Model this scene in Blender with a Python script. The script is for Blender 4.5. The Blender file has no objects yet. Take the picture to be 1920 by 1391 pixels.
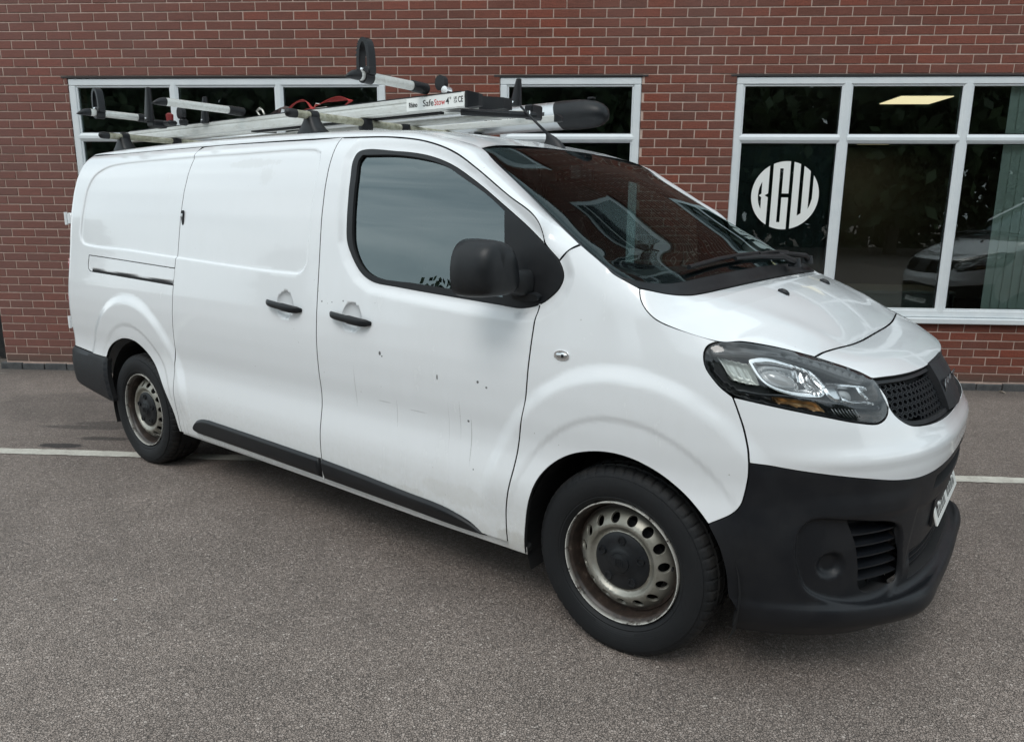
import bpy, bmesh, math, random
import numpy as np
from mathutils import Vector, Matrix
from mathutils.geometry import delaunay_2d_cdt
random.seed(7); RNG=np.random.RandomState(7)
SC=bpy.context.scene; COL=SC.collection
rad=math.radians
# ------------------------------------------------------------------ camera
cd=bpy.data.cameras.new('camera'); cam=bpy.data.objects.new('camera',cd); COL.objects.link(cam)
cd.sensor_width=36; cd.lens=25.695; cd.clip_start=.05; cd.clip_end=900
cam.location=(4.812,-6.700,1.518); cam.rotation_euler=(rad(77.94),rad(-.48),rad(3.63))
SC.camera=cam
# ------------------------------------------------------------------ sky
wd=bpy.data.worlds.new('World'); SC.world=wd; wd.use_nodes=True
nt=wd.node_tree; nt.nodes.clear()
def wn(t,**k):
    n=nt.nodes.new(t)
    for a,b in k.items(): setattr(n,a,b)
    return n
out=wn('ShaderNodeOutputWorld'); bg=wn('ShaderNodeBackground'); sky=wn('ShaderNodeTexSky')
SUN_EL,SUN_ROT=52,200
sky.sky_type='NISHITA'; sky.sun_disc=False; sky.sun_elevation=rad(SUN_EL); sky.sun_rotation=rad(SUN_ROT); sky.dust_density=2
tc=wn('ShaderNodeTexCoord'); mp=wn('ShaderNodeMapping'); mp.inputs['Scale'].default_value=(1.0,1.0,3.6)
n1=wn('ShaderNodeTexNoise'); n1.inputs['Scale'].default_value=1.7; n1.inputs['Detail'].default_value=7; n1.inputs['Roughness'].default_value=.52; n1.inputs['Distortion'].default_value=.35
cr=wn('ShaderNodeValToRGB')
e=cr.color_ramp.elements; e[0].position=.33; e[0].color=(.34,.41,.45,1); e[1].position=.66; e[1].color=(.93,1.0,1.02,1)
e2=e.new(.5); e2.color=(.62,.72,.76,1)
sc=wn('ShaderNodeVectorMath',operation='SCALE'); sc.inputs[3].default_value=8.6
mx=wn('ShaderNodeMix',data_type='RGBA'); mx.inputs[0].default_value=.9
L=nt.links.new
L(tc.outputs['Generated'],mp.inputs['Vector']); L(mp.outputs[0],n1.inputs['Vector']); L(n1.outputs['Fac'],cr.inputs[0])
L(cr.outputs[0],sc.inputs[0]); L(sky.outputs[0],mx.inputs[6]); L(sc.outputs[0],mx.inputs[7]); L(mx.outputs[2],bg.inputs[0])
bg.inputs[1].default_value=.125; L(bg.outputs[0],out.inputs[0])
# ------------------------------------------------------------------ sun (overcast, very soft)
sd=bpy.data.lights.new('sun','SUN'); sd.energy=.75; sd.angle=rad(25); sd.color=(1,.97,.93)
sun=bpy.data.objects.new('sun',sd); COL.objects.link(sun)
# direction towards the sun: azimuth measured from +Y clockwise, as the sky node does
az=rad(SUN_ROT); el=rad(SUN_EL)
dv=Vector((math.sin(az)*math.cos(el),math.cos(az)*math.cos(el),math.sin(el)))
sun.rotation_euler=dv.to_track_quat('Z','Y').to_euler(); sun.location=(0,-10,20)
SC.view_settings.view_transform='Standard'; SC.view_settings.look='None'
SC.view_settings.exposure=0.55; SC.view_settings.gamma=1; SC.view_settings.use_curve_mapping=False
SC.cycles.max_bounces=8; SC.cycles.transparent_max_bounces=12

# ================================================================== helpers
def link(o,parent=None):
    COL.objects.link(o)
    if parent is not None: o.parent=parent
    return o
def tag(o,label=None,cat=None,group=None,kind=None):
    if label: o['label']=label
    if cat: o['category']=cat
    if group: o['group']=group
    if kind: o['kind']=kind
    return o
def thing(name,label,cat,loc=(0,0,0),rz=0,group=None):
    o=bpy.data.objects.new(name,None); o.empty_display_size=.2; link(o); o.location=loc; o.rotation_euler=(0,0,rz)
    return tag(o,label,cat,group)
def mesh(name,V,F,mats,parent=None,mi=None,normals=None,smooth=False,uv=None):
    me=bpy.data.meshes.new(name); me.from_pydata([tuple(map(float,v)) for v in V],[],[tuple(map(int,f)) for f in F])
    if not isinstance(mats,(list,tuple)): mats=[mats]
    for m in mats: me.materials.append(m)
    if mi is not None: me.polygons.foreach_set('material_index',np.asarray(mi,np.int32))
    if smooth or normals is not None: me.polygons.foreach_set('use_smooth',np.ones(len(F),bool))
    me.update()
    if normals is not None: me.normals_split_custom_set_from_vertices([tuple(map(float,n)) for n in normals])
    o=bpy.data.objects.new(name,me); return link(o,parent)
class MB:
    """collects shapes that end up as ONE mesh object"""
    def __init__(s): s.V=[];s.F=[];s.M=[]
    def add(s,V,F,m=0):
        b=len(s.V); s.V+= [tuple(v) for v in V]; s.F+=[tuple(i+b for i in f) for f in F]; s.M+=[m]*len(F); return s
    def box(s,a,b,m=0,bev=0):
        x0,y0,z0=a;x1,y1,z1=b
        if bev<=0:
            V=[(x0,y0,z0),(x1,y0,z0),(x1,y1,z0),(x0,y1,z0),(x0,y0,z1),(x1,y0,z1),(x1,y1,z1),(x0,y1,z1)]
            F=[(0,3,2,1),(4,5,6,7),(0,1,5,4),(1,2,6,5),(2,3,7,6),(3,0,4,7)]
            return s.add(V,F,m)
        V=[];F=[];ids={}
        for i,x in enumerate((x0,x1)):
            for j,y in enumerate((y0,y1)):
                for k,z in enumerate((z0,z1)):
                    sx=1-2*i;sy=1-2*j;sz=1-2*k
                    for ax,p in enumerate(((x,y+sy*bev,z+sz*bev),(x+sx*bev,y,z+sz*bev),(x+sx*bev,y+sy*bev,z))):
                        ids[i,j,k,ax]=len(V);V.append(p)
        def q(*a): F.append(tuple(ids[t] for t in a))
        q((0,0,0,0),(0,0,1,0),(0,1,1,0),(0,1,0,0)); q((1,0,0,0),(1,1,0,0),(1,1,1,0),(1,0,1,0))
        q((0,0,0,1),(1,0,0,1),(1,0,1,1),(0,0,1,1)); q((0,1,0,1),(0,1,1,1),(1,1,1,1),(1,1,0,1))
        q((0,0,0,2),(0,1,0,2),(1,1,0,2),(1,0,0,2)); q((0,0,1,2),(1,0,1,2),(1,1,1,2),(0,1,1,2))
        for i in (0,1):
            for j in (0,1): q((i,j,0,0),(i,j,1,0),(i,j,1,1),(i,j,0,1))
            for k in (0,1): q((i,0,k,0),(i,1,k,0),(i,1,k,2),(i,0,k,2))
        for j in (0,1):
            for k in (0,1): q((0,j,k,1),(1,j,k,1),(1,j,k,2),(0,j,k,2))
        for i in (0,1):
            for j in (0,1):
                for k in (0,1): q((i,j,k,0),(i,j,k,1),(i,j,k,2))
        return s.add(V,F,m)
    def tube(s,pts,r,n=12,m=0,cap=True,closed=False):
        P=[Vector(p) for p in pts]; N=len(P); rr=r if isinstance(r,(list,tuple)) else [r]*N
        up=Vector((0,0,1)); V=[];F=[];last=None
        for i,p in enumerate(P):
            if closed: t=(P[(i+1)%N]-P[i-1]).normalized()
            else: t=(P[min(i+1,N-1)]-P[max(i-1,0)]).normalized()
            if last is None:
                a=t.cross(up)
                if a.length<.1: a=t.cross(Vector((1,0,0)))
                a.normalize()
            else:
                a=(last-t*last.dot(t)).normalized()
            last=a; b=t.cross(a)
            for k in range(n):
                w=2*math.pi*k/n; V.append(p+(a*math.cos(w)+b*math.sin(w))*rr[i])
        for i in range(N if closed else N-1):
            j=(i+1)%N
            for k in range(n):
                l=(k+1)%n; F.append((i*n+k,j*n+k,j*n+l,i*n+l))
        if cap and not closed: F.append(tuple(range(n))); F.append(tuple((N-1)*n+k for k in range(n-1,-1,-1)))
        return s.add(V,F,m)
    def loft(s,rings,m=0,cap=True,closed=False):
        n=len(rings[0]);V=[p for r in rings for p in r];F=[];R=len(rings)
        for i in range(R if closed else R-1):
            j=(i+1)%R
            for k in range(n):
                l=(k+1)%n; F.append((i*n+k,j*n+k,j*n+l,i*n+l))
        if cap and not closed: F.append(tuple(range(n))); F.append(tuple((R-1)*n+k for k in range(n-1,-1,-1)))
        return s.add(V,F,m)
    def build(s,name,mats,parent=None,smooth=False,auto=None,kind=None,fix=True):
        o=mesh(name,s.V,s.F,mats,parent,mi=s.M)
        if fix:
            bm=bmesh.new(); bm.from_mesh(o.data); bmesh.ops.recalc_face_normals(bm,faces=bm.faces); bm.to_mesh(o.data); bm.free()
        if smooth or auto:
            o.data.polygons.foreach_set('use_smooth',np.ones(len(s.F),bool))
            if auto: o.data.set_sharp_from_angle(angle=rad(auto))
        if kind: o['kind']=kind
        return o
def sring(c,a,b,n=20,p=2.5):
    c=Vector(c);a=Vector(a);b=Vector(b);R=[]
    for k in range(n):
        w=2*math.pi*k/n; x=math.cos(w);y=math.sin(w)
        R.append(c+a*(math.copysign(abs(x)**(2/p),x))+b*(math.copysign(abs(y)**(2/p),y)))
    return R
def text(name,s,size,mat,parent,loc,rot,extrude=.0006,align='LEFT',bold=0,sx=1):
    cu=bpy.data.curves.new(name,'FONT'); cu.body=s; cu.size=size; cu.extrude=extrude; cu.align_x=align; cu.offset=bold; cu.resolution_u=3
    t=bpy.data.objects.new(name,cu); COL.objects.link(t); dg=bpy.context.evaluated_depsgraph_get()
    me=bpy.data.meshes.new_from_object(t.evaluated_get(dg)); bpy.data.objects.remove(t)
    me.materials.clear(); me.materials.append(mat); o=bpy.data.objects.new(name,me); link(o,parent); o.location=loc; o.rotation_euler=rot; o.scale=(sx,1,1)
    return o
# ------------------------------------------------------------------ materials
def mat(name,col=(.5,.5,.5),rough=.5,metal=0,coat=0,spec=.5,**k):
    m=bpy.data.materials.new(name); m.use_nodes=True; b=m.node_tree.nodes['Principled BSDF']
    b.inputs['Base Color'].default_value=(*col,1); b.inputs['Roughness'].default_value=rough; b.inputs['Metallic'].default_value=metal
    b.inputs['Coat Weight'].default_value=coat; b.inputs['Specular IOR Level'].default_value=spec; b.inputs['Coat Roughness'].default_value=k.get('coatr',.04)
    if 'emit' in k: b.inputs['Emission Color'].default_value=(*k['emit'],1); b.inputs['Emission Strength'].default_value=k.get('es',1)
    return m
class NT:
    def __init__(s,m): s.m=m; s.t=m.node_tree; s.b=s.t.nodes.get('Principled BSDF')
    def n(s,ty,ins=None,**k):
        x=s.t.nodes.new(ty)
        for a,b in k.items(): setattr(x,a,b)
        for a,b in (ins or {}).items():
            if hasattr(b,'is_output') or isinstance(b,bpy.types.NodeSocket): s.t.links.new(b,x.inputs[a])
            else: x.inputs[a].default_value=b
        return x
    def l(s,a,b): s.t.links.new(a,b)
    def noise(s,vec,scale,detail=4,rough=.5,**k): return s.n('ShaderNodeTexNoise',{'Vector':vec,'Scale':scale,'Detail':detail,'Roughness':rough},**k).outputs['Fac']
    def ramp(s,f,stops):
        r=s.n('ShaderNodeValToRGB',{0:f}); e=r.color_ramp.elements
        while len(e)<len(stops): e.new(.5)
        for i,(p,c) in enumerate(stops): e[i].position=p; e[i].color=(*c,1) if len(c)==3 else c
        return r.outputs[0]
    def mix(s,f,a,b,mode='MIX'): 
        x=s.n('ShaderNodeMix',{0:f,6:a,7:b},data_type='RGBA',blend_type=mode); return x.outputs[2]
    def math(s,op,a,b=0.0,c=0.0): return s.n('ShaderNodeMath',{0:a,1:b,2:c},operation=op).outputs[0]
    def bump(s,h,strength=.3,dist=.01): return s.n('ShaderNodeBump',{'Height':h,'Strength':strength,'Distance':dist}).outputs[0]
def objco(t): return t.n('ShaderNodeTexCoord').outputs['Object']
G=lambda v:(v,v,v)
def dirty_paint():
    m=mat('white_paint',(.80,.82,.83),.22,coat=.7); t=NT(m); v=objco(t)
    big=t.noise(v,1.6,5,.6); sep=t.n('ShaderNodeSeparateXYZ',{0:v}); low=t.n('ShaderNodeMapRange',{0:sep.outputs[2],1:.62,2:.24,3:0,4:1}).outputs[0]
    st=t.n('ShaderNodeMapping',{'Vector':v,'Scale':(7,7,2.2)}).outputs[0]
    streak=t.noise(st,2.2,5,.62); fine=t.noise(v,38,4,.6)
    film=t.math('MULTIPLY',t.n('ShaderNodeMapRange',{0:streak,1:.42,2:.75}).outputs[0],t.n('ShaderNodeMapRange',{0:big,1:.35,2:.7}).outputs[0])
    d1=t.math('MULTIPLY',low,t.n('ShaderNodeMapRange',{0:fine,1:.3,2:.75,3:.15,4:.6}).outputs[0])
    c=t.mix(t.math('MULTIPLY',film,.10),(.815,.835,.85,1),(.55,.55,.51,1))
    c=t.mix(t.math('MULTIPLY',d1,.75),c,(.50,.47,.38,1))
    spk=t.n('ShaderNodeTexVoronoi',{'Vector':v,'Scale':30}); sp=t.n('ShaderNodeMapRange',{0:spk.outputs['Distance'],1:.05,2:.09,3:1,4:0}).outputs[0]
    pick=t.n('ShaderNodeSeparateColor',{0:spk.outputs['Color']}); sp=t.math('MULTIPLY',sp,t.math('GREATER_THAN',pick.outputs[0],.93))
    c=t.mix(t.math('MULTIPLY',sp,.55),c,(.28,.27,.24,1))
    nearside=t.math('LESS_THAN',sep.outputs[1],0.0); wob=t.noise(v,90,4,.7); wob2=t.noise(v,14,5,.7)
    def spot(x,z,a,b,s,w=wob,k=1.6):
        dx=t.math('DIVIDE',t.math('SUBTRACT',sep.outputs[0],x),a); dz=t.math('DIVIDE',t.math('SUBTRACT',sep.outputs[2],z),b)
        d=t.math('ADD',t.math('MULTIPLY',dx,dx),t.math('MULTIPLY',dz,dz)); d=t.math('ADD',d,t.math('MULTIPLY',t.math('SUBTRACT',w,.5),k))
        return t.math('MULTIPLY',t.math('MULTIPLY',t.n('ShaderNodeMapRange',{0:d,1:1.2,2:.6}).outputs[0],s),nearside)
    def layer(c,spots,col,**k):
        tot=None
        for a_ in spots:
            x_=spot(*a_,**k); tot=x_ if tot is None else t.math('MAXIMUM',tot,x_)
        return t.mix(tot,c,(*col,1))
    c=layer(c,[(-1.130,.949,.007,.009,.9),(-1.118,.938,.004,.004,.9),(-.809,.892,.004,.012,.9),(-.602,.902,.006,.006,.9),(-.561,.887,.005,.005,.8),(-.660,.737,.006,.005,.9),(-1.508,1.136,.005,.004,.8),(-1.44,1.137,.004,.003,.7),(-1.367,1.148,.005,.004,.8),(-.623,.553,.003,.004,.8)],(.06,.06,.06))
    c=layer(c,[(-.645,.66,.0022,.10,.55),(-.70,.74,.0018,.08,.35),(-.76,.70,.0016,.10,.25),(-1.30,.78,.003,.09,.30),(-1.05,.70,.0022,.06,.35),(-.93,.73,.05,.0025,.35),(-1.12,.74,.04,.003,.3)],(.30,.30,.29))
    c=layer(c,[(-.72,.43,.16,.045,.13),(-.42,.30,.10,.05,.3),(-2.15,1.752,.20,.022,.13),(-2.00,1.69,.06,.05,.10),(-.98,.38,.10,.02,.2)],(.40,.37,.30),w=wob2,k=4.5)
    t.l(c,t.b.inputs['Base Color'])
    t.l(t.n('ShaderNodeMapRange',{0:t.math('ADD',film,t.math('MULTIPLY',low,.6)),1:0,2:1,3:.18,4:.36}).outputs[0],t.b.inputs['Roughness'])
    t.l(t.n('ShaderNodeMapRange',{0:film,1:0,2:1,3:.02,4:.07}).outputs[0],t.b.inputs['Coat Roughness'])
    wav=t.noise(v,2.3,1,.4); t.l(t.bump(wav,.06,.05),t.b.inputs['Coat Normal'])
    return m
def plastic(name,col,rough,dust=.25,grain=420):
    m=mat(name,col,rough,spec=.34); t=NT(m); v=objco(t)
    n=t.noise(v,6,6,.65); f=t.n('ShaderNodeMapRange',{0:n,1:.4,2:.8,3:0,4:dust}).outputs[0]
    c=t.mix(f,(*col,1),(.14,.13,.12,1)); t.l(c,t.b.inputs['Base Color'])
    t.l(t.bump(t.noise(v,grain,2),.12,.001),t.b.inputs['Normal'])
    t.l(t.n('ShaderNodeMapRange',{0:n,1:.3,2:.7,3:rough-.06,4:rough+.14}).outputs[0],t.b.inputs['Roughness'])
    return m
M={}
M['paint']=dirty_paint()
M['gap']=mat('gap_black',(.012,.012,.013),.9)
M['blackplastic']=plastic('bumper_plastic',(.0075,.0088,.0115),.42,.07)
M['trim']=plastic('trim_plastic',(.0085,.0100,.0120),.40,.10)
M['rubber']=plastic('seal_rubber',(.0075,.0085,.0105),.36,.07)
M['gloss']=mat('gloss_black',(.012,.014,.018),.16,coat=.4)
M['dark']=mat('dark_cavity',(.008,.008,.009),.8)
M['cabin']=mat('cabin_plastic',(.045,.047,.05),.65)
M['seat']=mat('seat_cloth',(.035,.037,.042),.9)
M['chrome']=mat('chrome',(.90,.91,.92),.24,metal=1)
M['lampblack']=mat('lamp_housing',(.012,.014,.017),.38)
M['shelf']=mat('lamp_shelf_sky_grey',(.085,.09,.095),.22,coat=.5)  # grey base colour stands in for sky reflected in the lens
M['frost']=mat('frosted_reflector',(.62,.66,.62),.35,metal=.35)
M['satin']=mat('satin_reflector',(.72,.74,.75),.28,metal=1)
M['amber']=mat('amber_reflector',(.70,.44,.22),.28,metal=.55)
M['white']=mat('white_plate',(.82,.83,.80),.35)
M['ink']=mat('black_ink',(.015,.015,.017),.5)
M['red']=mat('red_ink',(.55,.03,.03),.5)
M['redlamp']=mat('red_lamp',(.42,.015,.015),.12,coat=.6)
def alu():
    m=mat('weathered_aluminium',(.60,.60,.57),.42,metal=.55); t=NT(m); v=objco(t)
    s=t.n('ShaderNodeMapping',{'Vector':v,'Scale':(3,9,9)}).outputs[0]
    n=t.noise(s,7,6,.7); c=t.ramp(n,[(.25,(.54,.535,.49)),(.45,(.64,.64,.605)),(.75,(.70,.71,.685))]); t.l(c,t.b.inputs['Base Color'])
    t.l(t.n('ShaderNodeMapRange',{0:n,1:.3,2:.7,3:.6,4:.36}).outputs[0],t.b.inputs['Roughness']); return m
M['alu']=alu()
def oldtube():
    m=mat('dirty_tube',(.38,.37,.28),.6,metal=.25); t=NT(m); v=objco(t)
    n=t.noise(v,24,7,.75); c=t.ramp(n,[(.32,(.16,.15,.10)),(.5,(.36,.35,.26)),(.66,(.52,.51,.42))]); t.l(c,t.b.inputs['Base Color'])
    t.l(t.bump(n,.25,.004),t.b.inputs['Normal']); return m
M['oldtube']=oldtube()
def rimmat():
    m=mat('steel_rim',(.44,.42,.36),.42,metal=.55); t=NT(m); v=objco(t)
    sep=t.n('ShaderNodeSeparateXYZ',{0:v}); r2=t.math('SQRT',t.math('ADD',t.math('MULTIPLY',sep.outputs[0],sep.outputs[0]),t.math('MULTIPLY',sep.outputs[2],sep.outputs[2])))
    edge=t.n('ShaderNodeMapRange',{0:r2,1:.168,2:.188}).outputs[0]
    n=t.noise(v,16,7,.75); f=t.math('MULTIPLY',edge,t.n('ShaderNodeMapRange',{0:n,1:.18,2:.38}).outputs[0])
    lip=t.n('ShaderNodeMapRange',{0:r2,1:.2145,2:.2185}).outputs[0]
    c0=t.ramp(t.noise(v,9,4),[(.35,(.22,.21,.175)),(.65,(.36,.35,.31))])
    c=t.mix(f,c0,t.ramp(t.noise(v,30,4,.7),[(.35,(.018,.014,.012)),(.6,(.042,.029,.023)),(.74,(.11,.09,.075))])); c=t.mix(t.math('MULTIPLY',lip,t.n('ShaderNodeMapRange',{0:n,1:.40,2:.48}).outputs[0]),c,(.55,.54,.50,1))
    t.l(c,t.b.inputs['Base Color']); t.l(t.math('SUBTRACT',.6,t.math('MULTIPLY',f,.6)),t.b.inputs['Metallic']); t.l(t.bump(n,.2,.003),t.b.inputs['Normal']); return m
M['rim']=rimmat()
def tyre():
    m=mat('tyre_rubber',(.012,.0125,.013),.66,spec=.3); t=NT(m); v=objco(t)
    sep=t.n('ShaderNodeSeparateXYZ',{0:v}); r2=t.math('SQRT',t.math('ADD',t.math('MULTIPLY',sep.outputs[0],sep.outputs[0]),t.math('MULTIPLY',sep.outputs[2],sep.outputs[2])))
    n=t.noise(v,12,6,.7); rings=t.math('SINE',t.math('MULTIPLY',r2,900)); rim=t.n('ShaderNodeMapRange',{0:r2,1:.325,2:.338,3:.1,4:.75}).outputs[0]
    f=t.math('MULTIPLY',t.n('ShaderNodeMapRange',{0:n,1:.35,2:.75}).outputs[0],rim)
    c=t.mix(f,(.0095,.0105,.012,1),(.045,.041,.037,1)); t.l(c,t.b.inputs['Base Color'])
    t.l(t.bump(t.math('ADD',t.math('MULTIPLY',rings,.25),n),.18,.002),t.b.inputs['Normal']); return m
M['tyre']=tyre()
def glassmat(name,tint,ior=1.5,rough=.0,boost=0.0,gain=1.75,gc=(1,1,1)):
    m=bpy.data.materials.new(name); m.use_nodes=True; t=NT(m); T=m.node_tree; T.nodes.remove(t.b)
    o=T.nodes['Material Output']; tr=t.n('ShaderNodeBsdfTransparent',{0:(*tint,1)}); gl=t.n('ShaderNodeBsdfGlossy',{0:(*gc,1),'Roughness':rough})
    fr=t.n('ShaderNodeFresnel',{'IOR':ior}).outputs[0]; f=t.math('ADD',t.math('MULTIPLY',fr,gain),boost); f=t.math('MINIMUM',f,1)
    mxs=t.n('ShaderNodeMixShader',{0:f}); t.l(tr.outputs[0],mxs.inputs[1]); t.l(gl.outputs[0],mxs.inputs[2]); t.l(mxs.outputs[0],o.inputs[0]); return m
M['screen']=glassmat('windscreen_glass',(.42,.50,.48),1.45,gain=.72,gc=(.80,.97,1))
M['sideglass']=glassmat('side_glass',(.22,.30,.30),1.55,0,.065,gc=(.82,.95,.97))
M['lens']=glassmat('lamp_lens',(.94,.95,.95),1.45)
M['pane']=glassmat('window_pane',(.80,.86,.85),1.5,gain=1.5)
M['bulb']=mat('projector_lens',(.42,.44,.45),.06,coat=1,spec=1)
M['darkchrome']=mat('dark_chrome',(.20,.21,.22),.35,metal=.8)
def brickmat():
    m=mat('brick',(.2,.06,.05),.86); t=NT(m); v=objco(t)
    oi=t.n('ShaderNodeObjectInfo').outputs['Random']; isl=t.n('ShaderNodeNewGeometry').outputs['Random Per Island']
    r=t.math('FRACT',t.math('ADD',oi,isl))
    wp=t.n('ShaderNodeNewGeometry').outputs['Position']
    c=t.ramp(r,[(0,(.132,.046,.030)),(.12,(.150,.047,.030)),(.5,(.168,.049,.030)),(.85,(.182,.052,.031)),(.97,(.210,.053,.030))])
    s=t.n('ShaderNodeMapping',{'Vector':wp,'Scale':(3,1,26)}).outputs[0]; drag=t.noise(s,4,6,.7)
    c=t.mix(.5,c,t.ramp(drag,[(.3,(.22,.22,.22)),(.52,(.5,.5,.5)),(.75,(.70,.70,.70))]),'OVERLAY')
    c=t.mix(.45,c,t.ramp(t.noise(wp,75,4,.75),[(.3,(.2,.2,.2)),(.5,(.5,.5,.5)),(.72,(.78,.78,.78))]),'OVERLAY')
    left_haze=t.n('ShaderNodeMapRange',{0:t.n('ShaderNodeSeparateXYZ',{0:wp}).outputs[0],1:4.5,2:-.5}).outputs[0]; c=t.mix(t.math('MULTIPLY',left_haze,.42),c,(.20,.115,.105,1))  # haze painted into the bricks: paler and greyer towards the left end
    bl=t.noise(wp,.55,4,.6); c=t.mix(t.math('MULTIPLY',t.n('ShaderNodeMapRange',{0:bl,1:.42,2:.7}).outputs[0],.35),c,(.19,.12,.105,1))
    low=t.n('ShaderNodeMapRange',{0:t.n('ShaderNodeSeparateXYZ',{0:wp}).outputs[2],1:.22,2:.08}).outputs[0]
    c=t.mix(t.math('MULTIPLY',low,.6),c,(.085,.075,.06,1))
    t.l(c,t.b.inputs['Base Color']); t.l(t.bump(t.math('ADD',drag,t.noise(wp,110,4,.75)),.7,.004),t.b.inputs['Normal']); return m
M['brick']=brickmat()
def noisy(name,c1,c2,scale,rough=.85,bs=.4,bd=.004,sc3=(1,1,1)):
    m=mat(name,c1,rough); t=NT(m); wp=t.n('ShaderNodeNewGeometry').outputs['Position']; s=t.n('ShaderNodeMapping',{'Vector':wp,'Scale':sc3}).outputs[0]
    n=t.noise(s,scale,7,.68); t.l(t.ramp(n,[(.32,c1),(.68,c2)]),t.b.inputs['Base Color']); t.l(t.bump(n,bs,bd),t.b.inputs['Normal']); return m
M['mortar']=noisy('mortar',(.43,.31,.255),(.57,.44,.375),18)
M['blue']=noisy('engineering_brick',(.045,.047,.05),(.10,.10,.10),14)
M['upvc']=noisy('white_upvc',(.66,.70,.72),(.74,.77,.78),5,.32,.02,.001)
M['lintel']=mat('dark_lintel',(.035,.03,.03),.8)
def asphalt():
    m=mat('asphalt',(.1,.1,.1),.88); t=NT(m); wp=t.n('ShaderNodeNewGeometry').outputs['Position']
    wq=t.n('ShaderNodeVectorMath',{0:wp,1:t.n('ShaderNodeTexNoise',{'Vector':wp,'Scale':60,'Detail':2}).outputs['Color']},operation='MULTIPLY_ADD'); wq.inputs[1].default_value=(1,1,1)
    wq=t.n('ShaderNodeMix',{0:.012,4:wp,5:t.n('ShaderNodeTexNoise',{'Vector':wp,'Scale':70,'Detail':2}).outputs['Color']},data_type='VECTOR').outputs[1]
    v1=t.n('ShaderNodeTexVoronoi',{'Vector':wq,'Scale':125}); v2=t.n('ShaderNodeTexVoronoi',{'Vector':wq,'Scale':210})
    ve=t.n('ShaderNodeTexVoronoi',{'Vector':wq,'Scale':125},feature='DISTANCE_TO_EDGE')
    r1=t.n('ShaderNodeSeparateColor',{0:v1.outputs['Color']}).outputs[0]; r2=t.n('ShaderNodeSeparateColor',{0:v2.outputs['Color']}).outputs[1]
    stone=t.ramp(r1,[(0,(.250,.203,.175)),(.4,(.305,.250,.216)),(.72,(.352,.290,.252)),(.95,(.42,.35,.308)),(1,(.52,.45,.40))])
    fines=t.ramp(r2,[(0,(.20,.163,.141)),(.6,(.285,.234,.203)),(1,(.37,.31,.272))])
    c=t.mix(t.math('GREATER_THAN',t.noise(wp,48,2),.40),fines,stone)
    edge=t.n('ShaderNodeMapRange',{0:ve.outputs['Distance'],1:0,2:.11,3:.35,4:1}).outputs[0]
    c=t.mix(t.math('SUBTRACT',1,edge),c,(.045,.040,.038,1))
    big=t.noise(wp,.42,5,.6); c=t.mix(1.0,c,t.ramp(big,[(.3,G(.80)),(.5,G(.98)),(.7,G(1.14))]),'MULTIPLY')
    med=t.noise(wp,3.1,5,.65); c=t.mix(1.0,c,t.ramp(med,[(.3,G(.86)),(.7,G(1.1))]),'MULTIPLY')
    # oil and damp stains between the van and the wall
    sep=t.n('ShaderNodeSeparateXYZ',{0:wp}); wob=t.noise(wp,3.5,6,.75)
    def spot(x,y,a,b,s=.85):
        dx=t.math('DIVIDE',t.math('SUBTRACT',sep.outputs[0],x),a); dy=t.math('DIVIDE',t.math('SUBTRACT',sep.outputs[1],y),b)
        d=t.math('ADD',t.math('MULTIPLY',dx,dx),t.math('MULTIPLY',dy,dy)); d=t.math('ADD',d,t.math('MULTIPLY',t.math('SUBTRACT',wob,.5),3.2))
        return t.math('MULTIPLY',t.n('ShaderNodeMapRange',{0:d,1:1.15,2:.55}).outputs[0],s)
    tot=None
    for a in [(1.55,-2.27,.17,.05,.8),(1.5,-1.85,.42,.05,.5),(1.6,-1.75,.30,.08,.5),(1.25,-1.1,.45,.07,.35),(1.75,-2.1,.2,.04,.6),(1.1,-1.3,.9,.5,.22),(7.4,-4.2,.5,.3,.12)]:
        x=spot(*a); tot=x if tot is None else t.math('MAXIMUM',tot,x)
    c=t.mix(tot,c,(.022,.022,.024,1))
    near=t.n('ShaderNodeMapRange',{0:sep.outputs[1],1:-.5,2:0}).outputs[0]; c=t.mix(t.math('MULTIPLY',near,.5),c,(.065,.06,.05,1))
    t.l(c,t.b.inputs['Base Color'])
    h=t.math('ADD',t.math('MULTIPLY',edge,1.0),t.math('MULTIPLY',r1,.9)); h=t.math('ADD',h,t.math('MULTIPLY',t.noise(wp,240,2),.4))
    t.l(t.bump(h,1.0,.0075),t.b.inputs['Normal']); return m
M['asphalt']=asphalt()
def linepaint():
    m=mat('line_paint',(.6,.58,.5),.8); t=NT(m); wp=t.n('ShaderNodeNewGeometry').outputs['Position']; n=t.noise(wp,9,7,.75); n2=t.noise(wp,70,4,.7)
    v=t.n('ShaderNodeTexVoronoi',{'Vector':wp,'Scale':95}).outputs['Distance']
    c=t.ramp(t.math('ADD',t.math('MULTIPLY',n,.55),t.math('MULTIPLY',n2,.45)),[(.34,(.22,.205,.185)),(.42,(.45,.425,.37)),(.62,(.62,.60,.53))]); t.l(c,t.b.inputs['Base Color'])
    t.l(t.bump(v,-.7,.004),t.b.inputs['Normal']); return m
M['line']=linepaint()
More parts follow.
